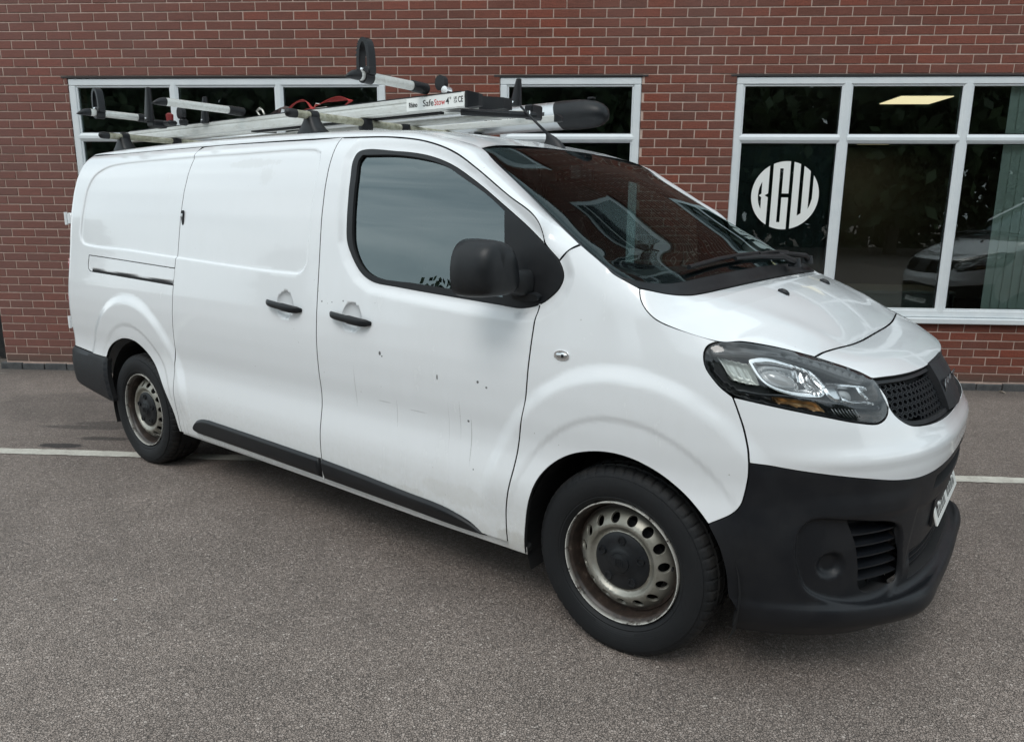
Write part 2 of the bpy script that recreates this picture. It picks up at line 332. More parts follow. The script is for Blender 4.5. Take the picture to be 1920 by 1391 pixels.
# ================================================================== skin of the van as a smooth parametric surface
def smooth_table(xs,ys,lo,hi,sig,n=800):
    g=np.linspace(lo,hi,n); y=np.interp(g,xs,ys); h=(hi-lo)/(n-1); k=int(3*sig/h)+1
    w=np.exp(-.5*(np.arange(-k,k+1)*h/sig)**2); w/=w.sum()
    yp=np.concatenate([y[0]+(y[1]-y[0])*np.arange(-k,0),y,y[-1]+(y[-1]-y[-2])*np.arange(1,k+1)])
    return g,np.convolve(yp,w,'valid')
ZT,WT=smooth_table([.1,.2,.25,.30,.36,.44,.50,.55,.60,.66,.72,.80,.90,.98,1.08,1.2,1.3,1.4,1.5,1.63,1.72,1.78,1.82,1.85,1.87,1.9,1.95],
                   [.86,.895,.92,.934,.942,.947,.948,.944,.935,.925,.925,.935,.941,.941,.933,.918,.905,.893,.880,.854,.827,.800,.775,.745,.715,.66,.58],.1,1.95,.016)
XT,XF=smooth_table([.10,.15,.20,.25,.28,.312,.332,.45,.55,.65,.75,.82,.9,.97,1.03,1.1,1.2,1.3],
                   [.74,.79,.85,.900,.910,.903,.866,.866,.872,.880,.890,.876,.848,.815,.775,.70,.55,.40],.1,1.3,.007)
FT,FZ=smooth_table([.1,.82,.9,.97,1.03,1.1,1.2,1.3],[.1,.82,.9,.97,1.022,1.062,1.095,1.115],.1,1.3,.015)
RT,RX=smooth_table([.2,.35,.5,.64,.9,1.17,1.5,1.7,1.84,1.9],[.03,.0,-.055,-.085,-.07,-.045,-.03,-.015,.0,.02],.2,1.9,.05)
XS=-0.10; NS=2.75; UR=-3.86; RR=.10
_ph=np.linspace(0,np.pi/2,4000); _cx=np.sin(_ph)**(2/NS); _cy=np.cos(_ph)**(2/NS)
_s=np.concatenate([[0],np.cumsum(np.hypot(np.diff(.95*_cx),np.diff(.92*_cy)))]); UL=float(_s[-1])
def S(t): t=np.clip(t,0,1); return t*t*(3-2*t)
def base(u,v):
    u=np.asarray(u,float); v=np.asarray(v,float)
    m=u>UL; uu=np.where(m,2*UL-u,u); q=np.clip(uu,0,UL)
    cx=np.interp(q,_s,_cx); cy=np.interp(q,_s,_cy); w=cx**3
    X=np.interp(v,XT,XF); Wd=np.interp(v,ZT,WT); F=np.interp(v,FT,FZ)
    a=np.clip((UR-uu)/RR,0,np.pi/2); over=np.maximum((UR-uu)/RR-np.pi/2,0)*RR
    x=np.where(uu<UR,XS+UR-RR*np.sin(a),XS+np.minimum(uu,0))+(X-XS)*cx
    x=x+np.interp(v,RT,RX)*S((-3.3-uu)/.5)
    y=-(Wd-RR*(1-np.cos(a))-over)*cy
    return np.stack([x,np.where(m,-y,y),v*(1-w)+F*w],-1)
def polyd(u,v,P,closed=True,signed=True):
    P=np.asarray(P,float); A=P; B=np.roll(P,-1,0) if closed else P[1:]; A=A if closed else P[:-1]
    sh=np.shape(u); u=np.ravel(u); v=np.ravel(v); best=np.full(u.shape,1e9); ins=np.zeros(u.shape,bool)
    for (ax,ay),(bx,by) in zip(A,B):
        dx,dy=bx-ax,by-ay; t=np.clip(((u-ax)*dx+(v-ay)*dy)/(dx*dx+dy*dy+1e-15),0,1)
        best=np.minimum(best,(u-ax-t*dx)**2+(v-ay-t*dy)**2)
        if closed and signed:
            c=((ay>v)!=(by>v)); 
            if dy!=0: ins^= c&(u<(v-ay)*dx/dy+ax)
    d=np.sqrt(best); 
    if closed and signed: d=np.where(ins,d,-d)
    return d.reshape(sh)
def inside(u,v,P): return polyd(u,v,P)>0
def crv(P,step=.012,closed=False,smooth=True):
    """dense curve through points (centripetal-ish Catmull-Rom or straight)"""
    P=[np.asarray(p,float) for p in P]; n=len(P); out=[]
    for i in range(n if closed else n-1):
        p1=P[i];p2=P[(i+1)%n]
        if closed: p0=P[i-1];p3=P[(i+2)%n]
        else: p0=P[i-1] if i>0 else 2*p1-p2; p3=P[i+2] if i+2<n else 2*p2-p1
        d=np.linalg.norm(p2-p1); k=max(1,int(round(d/step)))
        if not smooth:
            for j in range(k): out.append(p1+(p2-p1)*j/k)
            continue
        d0=max(np.linalg.norm(p1-p0),1e-6)**.5;d1=max(d,1e-6)**.5;d2=max(np.linalg.norm(p3-p2),1e-6)**.5
        m1=(p2-p1)/1-0; m1=d1*((p1-p0)/d0-(p2-p0)/(d0+d1)+(p2-p1)/d1); m2=d1*((p2-p1)/d1-(p3-p1)/(d1+d2)+(p3-p2)/d2)
        for j in range(k):
            t=j/k; out.append((2*t**3-3*t**2+1)*p1+(t**3-2*t**2+t)*m1+(-2*t**3+3*t**2)*p2+(t**3-t**2)*m2)
    if not closed: out.append(P[-1])
    return [tuple(p) for p in out]
def chain(*segs):
    out=[]
    for s_ in segs:
        for p in s_:
            if not out or math.dist(out[-1],p)>.0015: out.append(tuple(map(float,p)))
    if math.dist(out[0],out[-1])<.0015: out.pop()
    return out
def area(P): return .5*sum(P[i-1][0]*P[i][1]-P[i][0]*P[i-1][1] for i in range(len(P)))
def inset(P,d):
    P=np.array(P if area(P)>0 else P[::-1],float); a=P-np.roll(P,1,0); b=np.roll(P,-1,0)-P
    a/=np.linalg.norm(a,axis=1)[:,None]+1e-12; b/=np.linalg.norm(b,axis=1)[:,None]+1e-12
    n=np.stack([-(a[:,1]+b[:,1]),a[:,0]+b[:,0]],1); l=np.linalg.norm(n,axis=1); n/=l[:,None]+1e-9
    k=np.clip(1/np.maximum(l/2,.5),1,2); return (P+n*(d*k)[:,None]).tolist()
def triangulate(outer,holes,step,feat=()):
    pts=[];edges=[]
    for lp in feat:
        b=len(pts); pts+=[tuple(p) for p in lp]; edges+=[(b+i,b+(i+1)%len(lp)) for i in range(len(lp))]
    for lp in [outer]+holes:
        b=len(pts); pts+= [tuple(p) for p in lp]; edges+=[(b+i,b+(i+1)%len(lp)) for i in range(len(lp))]
    A=np.array(outer); lo=A.min(0);hi=A.max(0)
    gy=np.arange(lo[1]+step*.5,hi[1],step*.866); rows=[]
    for j,y in enumerate(gy):
        x=np.arange(lo[0]+step*(.5 if j%2 else 1),hi[0],step); rows.append(np.stack([x,np.full(len(x),y)],1))
    if rows and sum(len(r) for r in rows):
        Gp=np.concatenate(rows); d=polyd(Gp[:,0],Gp[:,1],outer); ok=d>step*.45
        for h in holes: ok&= polyd(Gp[:,0],Gp[:,1],h)<-step*.45
        for h in feat: ok&= np.abs(polyd(Gp[:,0],Gp[:,1],h))>step*.3
        Gp=Gp[ok]
    else: Gp=np.zeros((0,2))
    V=[Vector(p) for p in pts]+[Vector((float(a),float(b))) for a,b in Gp]
    r=delaunay_2d_cdt(V,edges,[],0,1e-5); ov=np.array([tuple(p) for p in r[0]]); f=np.array([t for t in r[2] if len(t)==3],int)
    c=ov[f].mean(1); ok=inside(c[:,0],c[:,1],outer)
    for h in holes: ok&= ~inside(c[:,0],c[:,1],h)
    f=f[ok]; a=ov[f]; s_=(a[:,1,0]-a[:,0,0])*(a[:,2,1]-a[:,0,1])-(a[:,2,0]-a[:,0,0])*(a[:,1,1]-a[:,0,1])
    f[s_<0]=f[s_<0][:,::-1]; f=f[np.abs(s_)>1e-10]
    used=np.unique(f); mp=-np.ones(len(ov),int); mp[used]=np.arange(len(used)); return ov[used],mp[f]
def frame_of(fn,U,V,e=.0025):
    P=fn(U,V); N=np.cross(fn(U+e,V)-fn(U-e,V),fn(U,V+e)-fn(U,V-e)); N/=np.linalg.norm(N,axis=-1)[...,None]+1e-12; return P,N
def surf(D=None):
    if D is None: return base
    def f(u,v):
        b=base(u,v); e=.004
        n=np.cross(base(u+e,v)-base(u-e,v),base(u,v+e)-base(u,v-e)); n/=np.linalg.norm(n,axis=-1)[...,None]+1e-12
        return b+n*np.asarray(D(u,v))[...,None]
    return f
def skin(name,outer,mats,parent,fn,holes=(),step=.03,gap=.0036,flange=.02,side=-1,lip=.0016,back=None,kind=None,feat=()):
    """one body panel: outline on the surface, smooth analytic normals, rounded rim and a dark return flange"""
    outer=inset(outer,gap) if gap else (outer if area(outer)>0 else outer[::-1])
    hs=[]
    for h in holes: hs.append(inset(h,-gap) if gap else h)
    uv,F=triangulate(outer,hs,step,feat); P,N=frame_of(fn,uv[:,0],uv[:,1])
    V=[P];NN=[N];FF=[F];MI=[np.zeros(len(F),int)]
    if flange>0:
        e=np.concatenate([F[:,[0,1]],F[:,[1,2]],F[:,[2,0]]]); key=np.sort(e,1); _,inv,cnt=np.unique(key,axis=0,return_inverse=True,return_counts=True)
        be=e[cnt[inv.ravel()]==1]; ids=np.unique(be); loc={i:k for k,i in enumerate(ids)}
        d=P[be[:,1]]-P[be[:,0]]; o=np.cross(d,N[be[:,0]]); o/=np.linalg.norm(o,axis=1)[:,None]+1e-12
        O=np.zeros((len(ids),3)); 
        for (a,b),w in zip(be,o): O[loc[a]]+=w; O[loc[b]]+=w
        O/=np.linalg.norm(O,axis=1)[:,None]+1e-12
        n0=len(P); k=len(ids); Pb=P[ids];Nb=N[ids]
        V+= [Pb-Nb*lip+O*lip*.6,Pb-Nb*lip+O*lip*.6,Pb-Nb*flange+O*lip*.6]; NN+=[O,O,O]
        r1=np.array([[a,n0+loc[a],n0+loc[b]] for a,b in be]+[[a,n0+loc[b],b] for a,b in be])
        r2=np.array([[n0+k+loc[a],n0+2*k+loc[a],n0+2*k+loc[b]] for a,b in be]+[[n0+k+loc[a],n0+2*k+loc[b],n0+k+loc[b]] for a,b in be])
        FF+=[r1,r2]; MI+=[np.zeros(len(r1),int),np.ones(len(r2),int)]
    V=np.concatenate(V);NN=np.concatenate(NN);FF=np.concatenate(FF);MI=np.concatenate(MI)
    if side>0: V=V*[1,-1,1];NN=NN*[1,-1,1];FF=FF[:,::-1]
    if not isinstance(mats,(list,tuple)): mats=[mats,M['gap']]
    if flange<=0: mats=mats[:1]
    o=mesh(name,V,FF,mats,parent,mi=MI,normals=NN)
    if kind: o['kind']=kind
    return o
def patch(name,fn,nu,nv,mats,parent,mi=None,a=(-1,1),b=(0,1),flip=False):
    """regular grid over fn(a,b)->xyz with analytic normals"""
    A,B=np.meshgrid(np.linspace(*a,nu),np.linspace(*b,nv),indexing='ij'); P,N=frame_of(fn,A,B,.002)
    if flip: N=-N
    idx=np.arange(nu*nv).reshape(nu,nv); F=np.stack([idx[:-1,:-1],idx[1:,:-1],idx[1:,1:],idx[:-1,1:]],-1).reshape(-1,4)
    if flip: F=F[:,::-1]
    return mesh(name,P.reshape(-1,3),F,mats,parent,normals=N.reshape(-1,3),mi=mi)
# ---- outlines, all in metres on the skin (u runs along the side from the front axle, v upwards)
GAPB=[(-1.441,1.850),(-1.441,1.63),(-1.441,1.285),(-1.440,.924),(-1.440,.66),(-1.439,.449),(-1.438,.292)]
GAPF=[(-.25,1.222),(-.256,1.17),(-.268,1.026),(-.281,.869),(-.303,.732),(-.326,.583),(-.346,.493),(-.359,.414),(-.362,.33),(-.361,.262)]
GAPS=[(-2.600,1.822),(-2.605,1.70),(-2.615,1.58),(-2.628,1.40),(-2.638,1.28),(-2.652,1.15),(-2.668,.95),(-2.680,.819),(-2.692,.633),(-2.694,.483),(-2.694,.292)]
TOPD=[(-1.42,1.845),(-1.085,1.828),(-.878,1.798),(-.721,1.75),(-.589,1.683),(-.423,1.584),(-.316,1.526),(-.279,1.492),(-.262,1.455),(-.253,1.425)]
SEAL=[(-1.288,1.783),(-1.052,1.773),(-.875,1.749),(-.745,1.712),(-.605,1.646),(-.465,1.563),(-.341,1.485),(-.253,1.420),(-.187,1.365),(-.163,1.315),(-.176,1.275),(-.213,1.238),(-.252,1.214),(-.324,1.196),(-.43,1.200),(-.676,1.213),(-.957,1.230),(-1.106,1.243),(-1.180,1.276),(-1.243,1.342),(-1.278,1.405),(-1.288,1.502),(-1.298,1.661),(-1.306,1.750)]
SEALC=crv(SEAL,.012,True)
GLASS=crv([(-1.255,1.766),(-1.044,1.757),(-.862,1.731),(-.758,1.702),(-.655,1.654),(-.531,1.591),(-.44,1.533)],.012)+crv([(-.44,1.533),(-.425,1.4),(-.415,1.225)],.02)+crv([(-.415,1.225),(-.66,1.238),(-.882,1.249),(-1.10,1.262),(-1.180,1.303),(-1.236,1.385),(-1.252,1.502),(-1.262,1.661),(-1.270,1.745),(-1.255,1.766)],.012)[:-1]
GLASS=chain(GLASS)
ARCHF=crv([(-.283,.262),(-.274,.361),(-.250,.491),(-.212,.588),(-.155,.655),(-.084,.702),(.003,.732),(.077,.742),(.152,.735),(.234,.706),(.309,.660),(.371,.607),(.406,.570)],.015)
ARCHF2=crv([(.406,.570),(.445,.506),(.470,.429),(.482,.332),(.492,.205)],.015)
ARCHR=crv([(-3.478,.625),(-3.455,.675),(-3.400,.722),(-3.32,.757),(-3.24,.775),(-3.116,.772),(-3.029,.740),(-2.938,.678),(-2.847,.585),(-2.782,.498),(-2.735,.396),(-2.716,.290)],.015)
WSE=[(-.109,1.424),(-.051,1.387),(.02,1.345),(.14,1.315),(.234,1.297)]
SEAM=[(-.186,1.367),(-.170,1.383),(-.146,1.404),(-.109,1.424)]
HOODG=[(.234,1.297),(.230,1.280),(.232,1.258),(.247,1.233),(.275,1.209),(.31,1.194),(.52,1.155),(.62,1.166),(.735,1.160),(.80,1.148),(.857,1.130)]
HOODF=[(.857,1.130),(.93,1.150),(1.061,1.171),(1.25,1.184),(1.434,1.190),(UL,1.191)]
HLTOP=[(.857,1.130),(.921,1.092),(.962,1.066),(.981,1.043)]
HL=[(.52,1.155),(.62,1.166),(.735,1.160),(.80,1.148),(.857,1.130),(.921,1.092),(.962,1.066),(.981,1.043),(.983,1.010),(.981,.976),(.974,.942),(.955,.922),(.917,.908),(.838,.917),(.747,.936),(.60,.964),(.495,.985),(.445,1.015),(.421,1.062),(.427,1.100),(.462,1.134)]
HLC=crv(HL,.012,True)
GRT=[(.990,1.041),(1.05,1.040),(1.123,1.037),(1.33,1.031),(UL,1.027)]
GRB=[(.981,1.000),(.983,.955),(.995,.927),(1.02,.905),(1.057,.887),(1.14,.875),(1.297,.868),(UL,.867)]
FB1=[(.480,.985),(.490,.935),(.499,.880),(.503,.832),(.503,.788)]
FB2=[(.503,.788),(.500,.745),(.496,.690),(.489,.645),(.470,.615),(.406,.570)]
SEAMB=[(.503,.788),(.598,.775),(.718,.760),(.859,.740),(.96,.724),(1.06,.715),(1.132,.715),(1.252,.722),(1.40,.733),(UL,.738)]
BOT=[(.492,.205),(.611,.205),(.735,.203),(.95,.198),(1.1,.20),(1.25,.215),(UL,.225)]
def mir(P): return [(2*UL-a,b) for a,b in P[::-1]]
EMB=crv([(-3.459,1.793),(-3.566,1.775),(-3.660,1.735),(-3.705,1.668),(-3.728,1.52),(-3.742,1.38),(-3.737,1.343),(-3.703,1.321),(-3.141,1.297),(-2.636,1.277),(-1.660,1.246),(-1.575,1.252),(-1.538,1.285),(-1.528,1.36),(-1.522,1.55),(-1.520,1.745),(-1.533,1.785),(-1.575,1.799),(-2.2,1.807),(-2.7,1.808)],.03,True)
EMBF=[inset(EMB,.009),inset(EMB,.001),inset(EMB,-.007)]
HANDF=[[(hx+r_*math.cos(w),hz+r_*1.07*math.sin(w)) for w in np.linspace(0,2*np.pi,33)[:-1]] for hx,hz in [(-1.670,1.100),(-1.210,1.083)] for r_ in (.0563,.052)]
SURF=[inset(SEALC,-.056),inset(SEALC,-.032),inset(SEALC,-.010)]
FOG=crv([(.690,.420),(.668,.50),(.668,.581),(.700,.615),(.805,.613),(.90,.600),(.985,.585),(1.040,.555),(1.07,.46),(1.085,.375),(1.041,.335),(.908,.322),(.772,.342),(.714,.376)],.02,True)
VENT=crv([(.825,.603),(.90,.594),(.985,.580),(1.022,.562),(1.038,.535),(1.066,.45),(1.078,.385),(1.065,.358),(1.037,.347),(.93,.345),(.908,.365),(.897,.44),(.872,.52),(.840,.575)],.012,True)
HAND=[(-1.670,1.100),(-1.210,1.083)]
def Dside(u,v):
    b=base(u,v); X=b[...,0]; Z=b[...,2]; d=np.zeros(np.shape(X))
    for cx in (0.01,-3.265):
        r=np.hypot((X-cx)*1.08,(Z-.335)*.93); up=S((Z-.36)/.22)
        d=d+.016*S((.665-r)/.065)*up; d=d-.0045*S((.505-r)/.025)*up
    m=(u<-1.3)&(v>1.15)
    if np.any(m):
        q=polyd(np.where(m,u,0),np.where(m,v,0),EMB); d=d-np.where(m,.010*S((q+.006)/.014),0)
    m=(u>-1.45)&(u<.1)&(v>1.05)
    if np.any(m):
        q=polyd(np.where(m,u,-5),np.where(m,v,0),SEAL); d=d-np.where(m,.014*S((q+.058)/.048),0)
    for hx,hz in HAND:
        r=np.hypot(u-hx,(v-hz)*.92)/.056; d=d-.02*np.clip(1-r*r,0,1)**.5
    # shoulders roll in towards the windscreen and the bonnet
    m=(u>-.25)&(v>1.1)
    if np.any(m):
        q=polyd(np.where(m,u,9),np.where(m,v,9),WSE,closed=False); d=d-np.where(m,.022*np.clip(1-q/.11,0,1)**2.2,0)
    return d
def Dbump(u,v):
    uu=np.where(u>UL,2*UL-u,u); b=base(uu,v); X=b[...,0]; Z=b[...,2]
    r=np.hypot((X-.01)*1.08,(Z-.335)*.93); up=S((Z-.36)/.22)
    d=.016*S((.665-r)/.065)*up-.0045*S((.505-r)/.025)*up; d=d*S((.62-uu)/.12)
    q=polyd(uu,v,FOG); d=d-.020*S((q+.002)/.012)
    d=d+.006*S((.70-v)/.05)*S((v-.60)/.03)*S((uu-.62)/.15)*S((1.12-uu)/.1)   # brow over the fog lamp panel
    r=np.hypot((uu-.795),(v-.452)*1.08)/.054; d=d-.022*S((1-r)/.55)
    d=d+.032*np.exp(-((uu-1.10)/.15)**2)*S((.322-v)/.008)*S((v-.19)/.10)
    c=polyd(uu,v,[(1.10,.40),(1.12,.60),(UL+.5,.62),(UL+.5,.40)]); d=d-.010*S((c+.01)/.04)
    return d
FS=surf(Dside); FBm=surf(Dbump)
# curves shared by roof, pillars, windscreen and bonnet (van frame, metres)
XU=[-4.02,-3.98,-3.85,-3.25,-2.64,-1.97,-1.55,-1.40,-1.23,-1.08,-.93,-.78]
ZU=[1.845,1.866,1.879,1.893,1.893,1.887,1.878,1.870,1.859,1.843,1.814,1.771]
ZC=[1.850,1.880,1.893,1.910,1.915,1.915,1.908,1.900,1.888,1.872,1.846,1.808]
WSC=[(-.78,-.700,1.771),(-.702,-.715,1.717),(-.519,-.757,1.599),(-.361,-.800,1.496),(-.237,-.838,1.421),(-.174,-.853,1.384)]
_p=FS(np.array([-.051,.02,.14,.234]),np.array([1.387,1.345,1.315,1.297]))
WSC=WSC+[tuple(p) for p in _p[1:]]
def curve3(P,n):
    Q=np.array(crv(P,.01)); s_=np.concatenate([[0],np.cumsum(np.linalg.norm(np.diff(Q,axis=0),axis=1))]); s_/=s_[-1]
    return lambda t: np.stack([np.interp(t,s_,Q[:,i]) for i in range(3)],-1)
WSL=curve3(WSC,0)
PB=tuple(_p[3])
BKH=[PB,(.047,-.868,1.286),(.081,-.84,1.276),(.108,-.80,1.268),(.133,-.74,1.263),(.147,-.67,1.264),(.158,-.52,1.268),(.172,-.30,1.274),(.178,0,1.277)]
BK=curve3(BKH+[(x,-y,z) for x,y,z in BKH[:-1][::-1]],0)
FH=[tuple(p) for p in base(np.array([a for a,b in crv(HOODF,.03)]),np.array([b for a,b in crv(HOODF,.03)]))]
FR=curve3(FH+[(x,-y,z) for x,y,z in FH[:-1][::-1]],0)
_hg=crv(HOODG,.012); _hp=FS(np.array([a for a,b in _hg]),np.array([b for a,b in _hg])); HS=curve3([tuple(p) for p in _hp[::2]]+[tuple(_hp[-1])],0)
TPH=[(-.78,-.700,1.771),(-.785,-.60,1.783),(-.79,-.30,1.801),(-.792,0,1.807)]
TP=curve3(TPH+[(x,-y,z) for x,y,z in TPH[:-1][::-1]],0)
def coons(Lf,Bk,Fr,bulge,g=0):
    Mr=np.array([1,-1,1])
    def f(a,t):
        a=np.asarray(a,float); t=np.asarray(t,float); s_=(a+1)/2; l=Lf(t); r=l*Mr; b=Bk(s_); f_=Fr(s_); c00=Lf(np.zeros_like(t)); c01=Lf(np.ones_like(t))
        S1=(1-s_)[...,None]*l+s_[...,None]*r; S2=(1-t)[...,None]*b+t[...,None]*f_
        S3=(1-t)[...,None]*((1-s_)[...,None]*c00+s_[...,None]*(c00*Mr))+t[...,None]*((1-s_)[...,None]*c01+s_[...,None]*(c01*Mr))
        return S2+(S1-S3)*(np.abs(a)**g if g else 1+0*a)[...,None]+bulge(a,t)
    return f
def hb(a,t):
    r=np.abs(a); e=np.sin(np.pi*np.clip(t,0,1))**.75
    rd=.80-.10*t; z=np.interp(t,[0,.12,.3,.55,.8,1],[0,.012,.016,.013,.007,0])*np.clip(1-r**8,0,1)+.016*e*(1-r*r)+.007*e*np.exp(-((r-rd)/.11)**2)
    return np.stack([np.zeros_like(z)+.012*e*(1-r*r),np.zeros_like(z),z],-1)
HOOD=coons(HS,BK,FR,hb,5)
def wb(a,t):
    e=(4*t*(1-t))*(1-a*a); return np.stack([.022*e,0*e,.030*e],-1)
WS=coons(WSL,TP,BK,wb)
# ================================================================== the van
VX,VY,VR=5.538,-3.579,rad(-33.25)
def panel_van(full=True):
    van=thing('panel_van','white panel van with black bumper and roof rack parked in front of the brick wall','van',(VX,VY,0),VR)
    P=M['paint']
    corner=crv([(-3.965,.653),(-3.99,.9),(-3.99,1.3),(-3.985,1.6),(-3.965,1.75),(-3.90,1.86)],.03)
    for side,st in ((-1,.014),(1,.045)):
        # rear quarter panel
        RAIL=chain(crv([(-3.623,1.250),(-2.649,1.2185)],.02),crv([(-2.649,1.2185),(-2.655,1.128)],.02),crv([(-2.655,1.128),(-3.60,1.153)],.02),crv([(-3.60,1.153),(-3.622,1.165),(-3.630,1.185),(-3.623,1.250)],.012))
        out=chain(ARCHR[::-1],crv([(-3.478,.625),(-3.633,.630),(-3.80,.642),(-3.965,.653)],.02),corner,crv([(-3.90,1.862),(-2.60,1.862)],.03,smooth=False),crv([(-2.60,1.862),(-2.60,1.822)],.02),crv(GAPS,.02)[:],crv([(-2.694,.292),(-2.716,.290)],.02))
        rq=skin('rear_quarter_panel',out,P,van,FS,holes=[RAIL],step=st,side=side,feat=EMBF)
        skin('rail_cover',inset(RAIL,.001),P,rq,surf(lambda u,v:Dside(u,v)-.002-.016*S((1.170-(v+(u+3.6)*.026))/.004)*S((u+3.58)/.01)),step=.012,side=side,gap=.0015)
        slot=chain(crv([(-3.575,1.1655),(-2.66,1.1395)],.03),crv([(-2.66,1.1290),(-3.575,1.1545)],.03))
        skin('rail_slot',slot,M['dark'],rq,surf(lambda u,v:Dside(u,v)-.0005),step=.03,gap=0,flange=0,side=side)
        # sliding door
        out=chain(crv(GAPS,.02),crv([(-2.694,.292),(-1.438,.292)],.02,smooth=False),crv(GAPB[::-1],.02),crv([(-1.441,1.850),(-1.55,1.848),(-2.13,1.858),(-2.50,1.861),(-2.575,1.857),(-2.598,1.840),(-2.600,1.822)],.02))
        sdr=skin('sliding_door',out,P,van,FS,step=st,side=side,feat=EMBF+HANDF[:2])
        # front door, a C round the window
        sc=[p for p in SEALC]
        i0=min(range(len(sc)),key=lambda i:math.dist(sc[i],(-.253,1.421))); i1=min(range(len(sc)),key=lambda i:math.dist(sc[i],(-.252,1.214)))
        # going backwards along the seal from the top joint round the rear of the window to the lower joint
        ring=[]; i=i0
        while i!=i1: ring.append(sc[i]); i=(i-1)%len(sc)
        ring.append(sc[i1])
        out=chain(crv(GAPB,.02)[::-1],crv(TOPD,.014),ring,crv(GAPF,.02),crv([(-.361,.292),(-1.438,.292)],.03,smooth=False))
        out=chain(crv(GAPB,.02)[::-1],crv(TOPD,.014),ring,crv([p for p in GAPF if p[1]>.3]+[(-.3615,.292)],.02),crv([(-.3615,.292),(-1.438,.292)],.03,smooth=False))
        fdr=skin('front_door',out,P,van,FS,step=st,side=side,feat=HANDF[2:]+SURF)
        skin('window_surround',SEALC,[M['rubber'],M['gap']],fdr,surf(lambda u,v:-.0105+0*u),holes=[GLASS],step=.02,gap=.001,flange=.03,side=side)
        skin('side_window',inset(GLASS,-.004),M['sideglass'],fdr,surf(lambda u,v:-.023+0*u),step=.06,gap=0,flange=0,side=side)
        bar=MB(); Q=surf(lambda u,v:-.0140+0*u)(np.interp(np.linspace(0,1,20),[0,.5,1],[-.250,-.252,-.253]),np.linspace(1.216,1.424,20)); 
        bar.tube([(q[0],q[1]*-side if side>0 else q[1],q[2]) for q in Q],.0022,6); bar.build('window_gap',M['gap'],fdr)
        # front wing
        nf=min(range(len(sc)),key=lambda i:math.dist(sc[i],(-.186,1.366)))
        low=[]; i=i1
        while i!=nf: low.append(sc[i]); i=(i-1)%len(sc)
        low.append(sc[nf])
        hlleft=crv([(.52,1.155),(.462,1.134),(.427,1.100),(.421,1.062),(.445,1.015),(.480,.985)],.014)
        out=chain(crv(GAPF,.02)[::-1],low,crv(SEAM,.012),crv(WSE,.014),crv(HOODG[:7],.012),hlleft,crv(FB1,.014),crv(FB2,.012),ARCHF[::-1],crv([(-.283,.262),(-.361,.262)],.02))
        wing=skin('front_wing',out,P,van,FS,step=st,side=side,feat=SURF[:2])
        # sill, trims
        skin('sill',chain(crv([(-2.700,.286),(-.283,.286)],.04,smooth=False),crv([(-.283,.286),(-.285,.252)],.02),crv([(-.285,.252),(-.8,.250),(-1.4,.262),(-2.0,.270),(-2.706,.272)],.04)),P,van,surf(lambda u,v:-.012+0*u),step=.03,gap=.0005,flange=.03,side=side)
        t1=chain(crv([(-1.443,.303),(-1.983,.315),(-2.47,.322)],.02),crv([(-2.47,.322),(-2.522,.336),(-2.532,.360),(-2.500,.394),(-2.44,.416),(-2.371,.424)],.01),crv([(-2.371,.424),(-1.962,.417),(-1.443,.406)],.02))
        t2=chain(crv([(-1.433,.405),(-1.15,.392),(-.899,.376),(-.70,.366),(-.614,.352),(-.547,.332),(-.500,.310),(-.470,.285)],.012),crv([(-.470,.285),(-.6,.282),(-.9,.290),(-1.433,.301)],.02))
        for t_,pr in ((t1,sdr),(t2,fdr)):
            tt=t_ if area(t_)>0 else t_[::-1]
            skin('side_trim',tt,[M['trim'],M['trim']],pr,surf(lambda u,v,tt=tt:.004+.017*S((polyd(u,v,tt)+.001)/.014)-.010*S((.352-v)/.05)),step=.011,gap=.0005,flange=.004,lip=.001,side=side,feat=[inset(tt,.007),inset(tt,.0135)])
        # handles
        for (hx,hz),pr in zip(HAND,(sdr,fdr)):
            mb=MB(); rings=[]
            for t in np.linspace(-1,1,15):
                x=XS+hx+.128*t; z=hz-.011*t-.004; yy=-float(base(np.array(hx),np.array(z))[1]); o=yy+.004+.026*(1-abs(t)**5); w=.0125*(1-.35*abs(t)**4)*(1.15 if t>0 else .95); d=.008+.004*(1-abs(t)**3)
                if abs(t)>.99: w*=.45;d*=.5
                rings.append(sring((x,side*o,z),(0,d,0),(0,0,w+.004),14,2.6))
            mb.loft(rings).build('door_handle',M['trim'],pr,auto=50)
        if side<0:
            mb=MB(); c=FS(np.array(-2.594),np.array(1.488)); mb.loft([sring((c[0],c[1]+.004,c[2]),(.012,0,.001),(0,.0,.040),20,3),sring((c[0],c[1]-.006,c[2]),(.011,0,.001),(0,0,.038),20,3)]); mb.build('lock_escutcheon',M['trim'],sdr,auto=40)
            mb=MB(); mb.loft([sring((c[0],c[1]-.006,c[2]+.014),(.006,0,0),(0,0,.010),14,2),sring((c[0],c[1]-.010,c[2]+.014),(.005,0,0),(0,0,.009),14,2)]); mb.build('lock_cylinder',M['chrome'],sdr,auto=40)
            c=FS(np.array(-.132),np.array(1.048)); mb=MB(); mb.loft([sring((c[0],c[1]+.004,c[2]),(.032,0,0),(0,0,.0185),24,2),sring((c[0],c[1]-.004,c[2]),(.031,0,0),(0,0,.0178),24,2)]); mb.build('repeater_bezel',M['chrome'],wing,auto=40)
            mb=MB(); mb.loft([sring((c[0],c[1]-.003,c[2]),(.025,0,0),(0,0,.013),24,2),sring((c[0],c[1]-.009,c[2]),(.016,0,0),(0,0,.007),24,2)]); mb.build('side_repeater',M['satin'],wing,auto=60)
            mb=MB(); mb.box((c[0]+.002,c[1]-.0105,c[2]-.006),(c[0]+.012,c[1]-.008,c[2]+.006),bev=.001); mb.build('repeater_bulb',M['gloss'],wing)
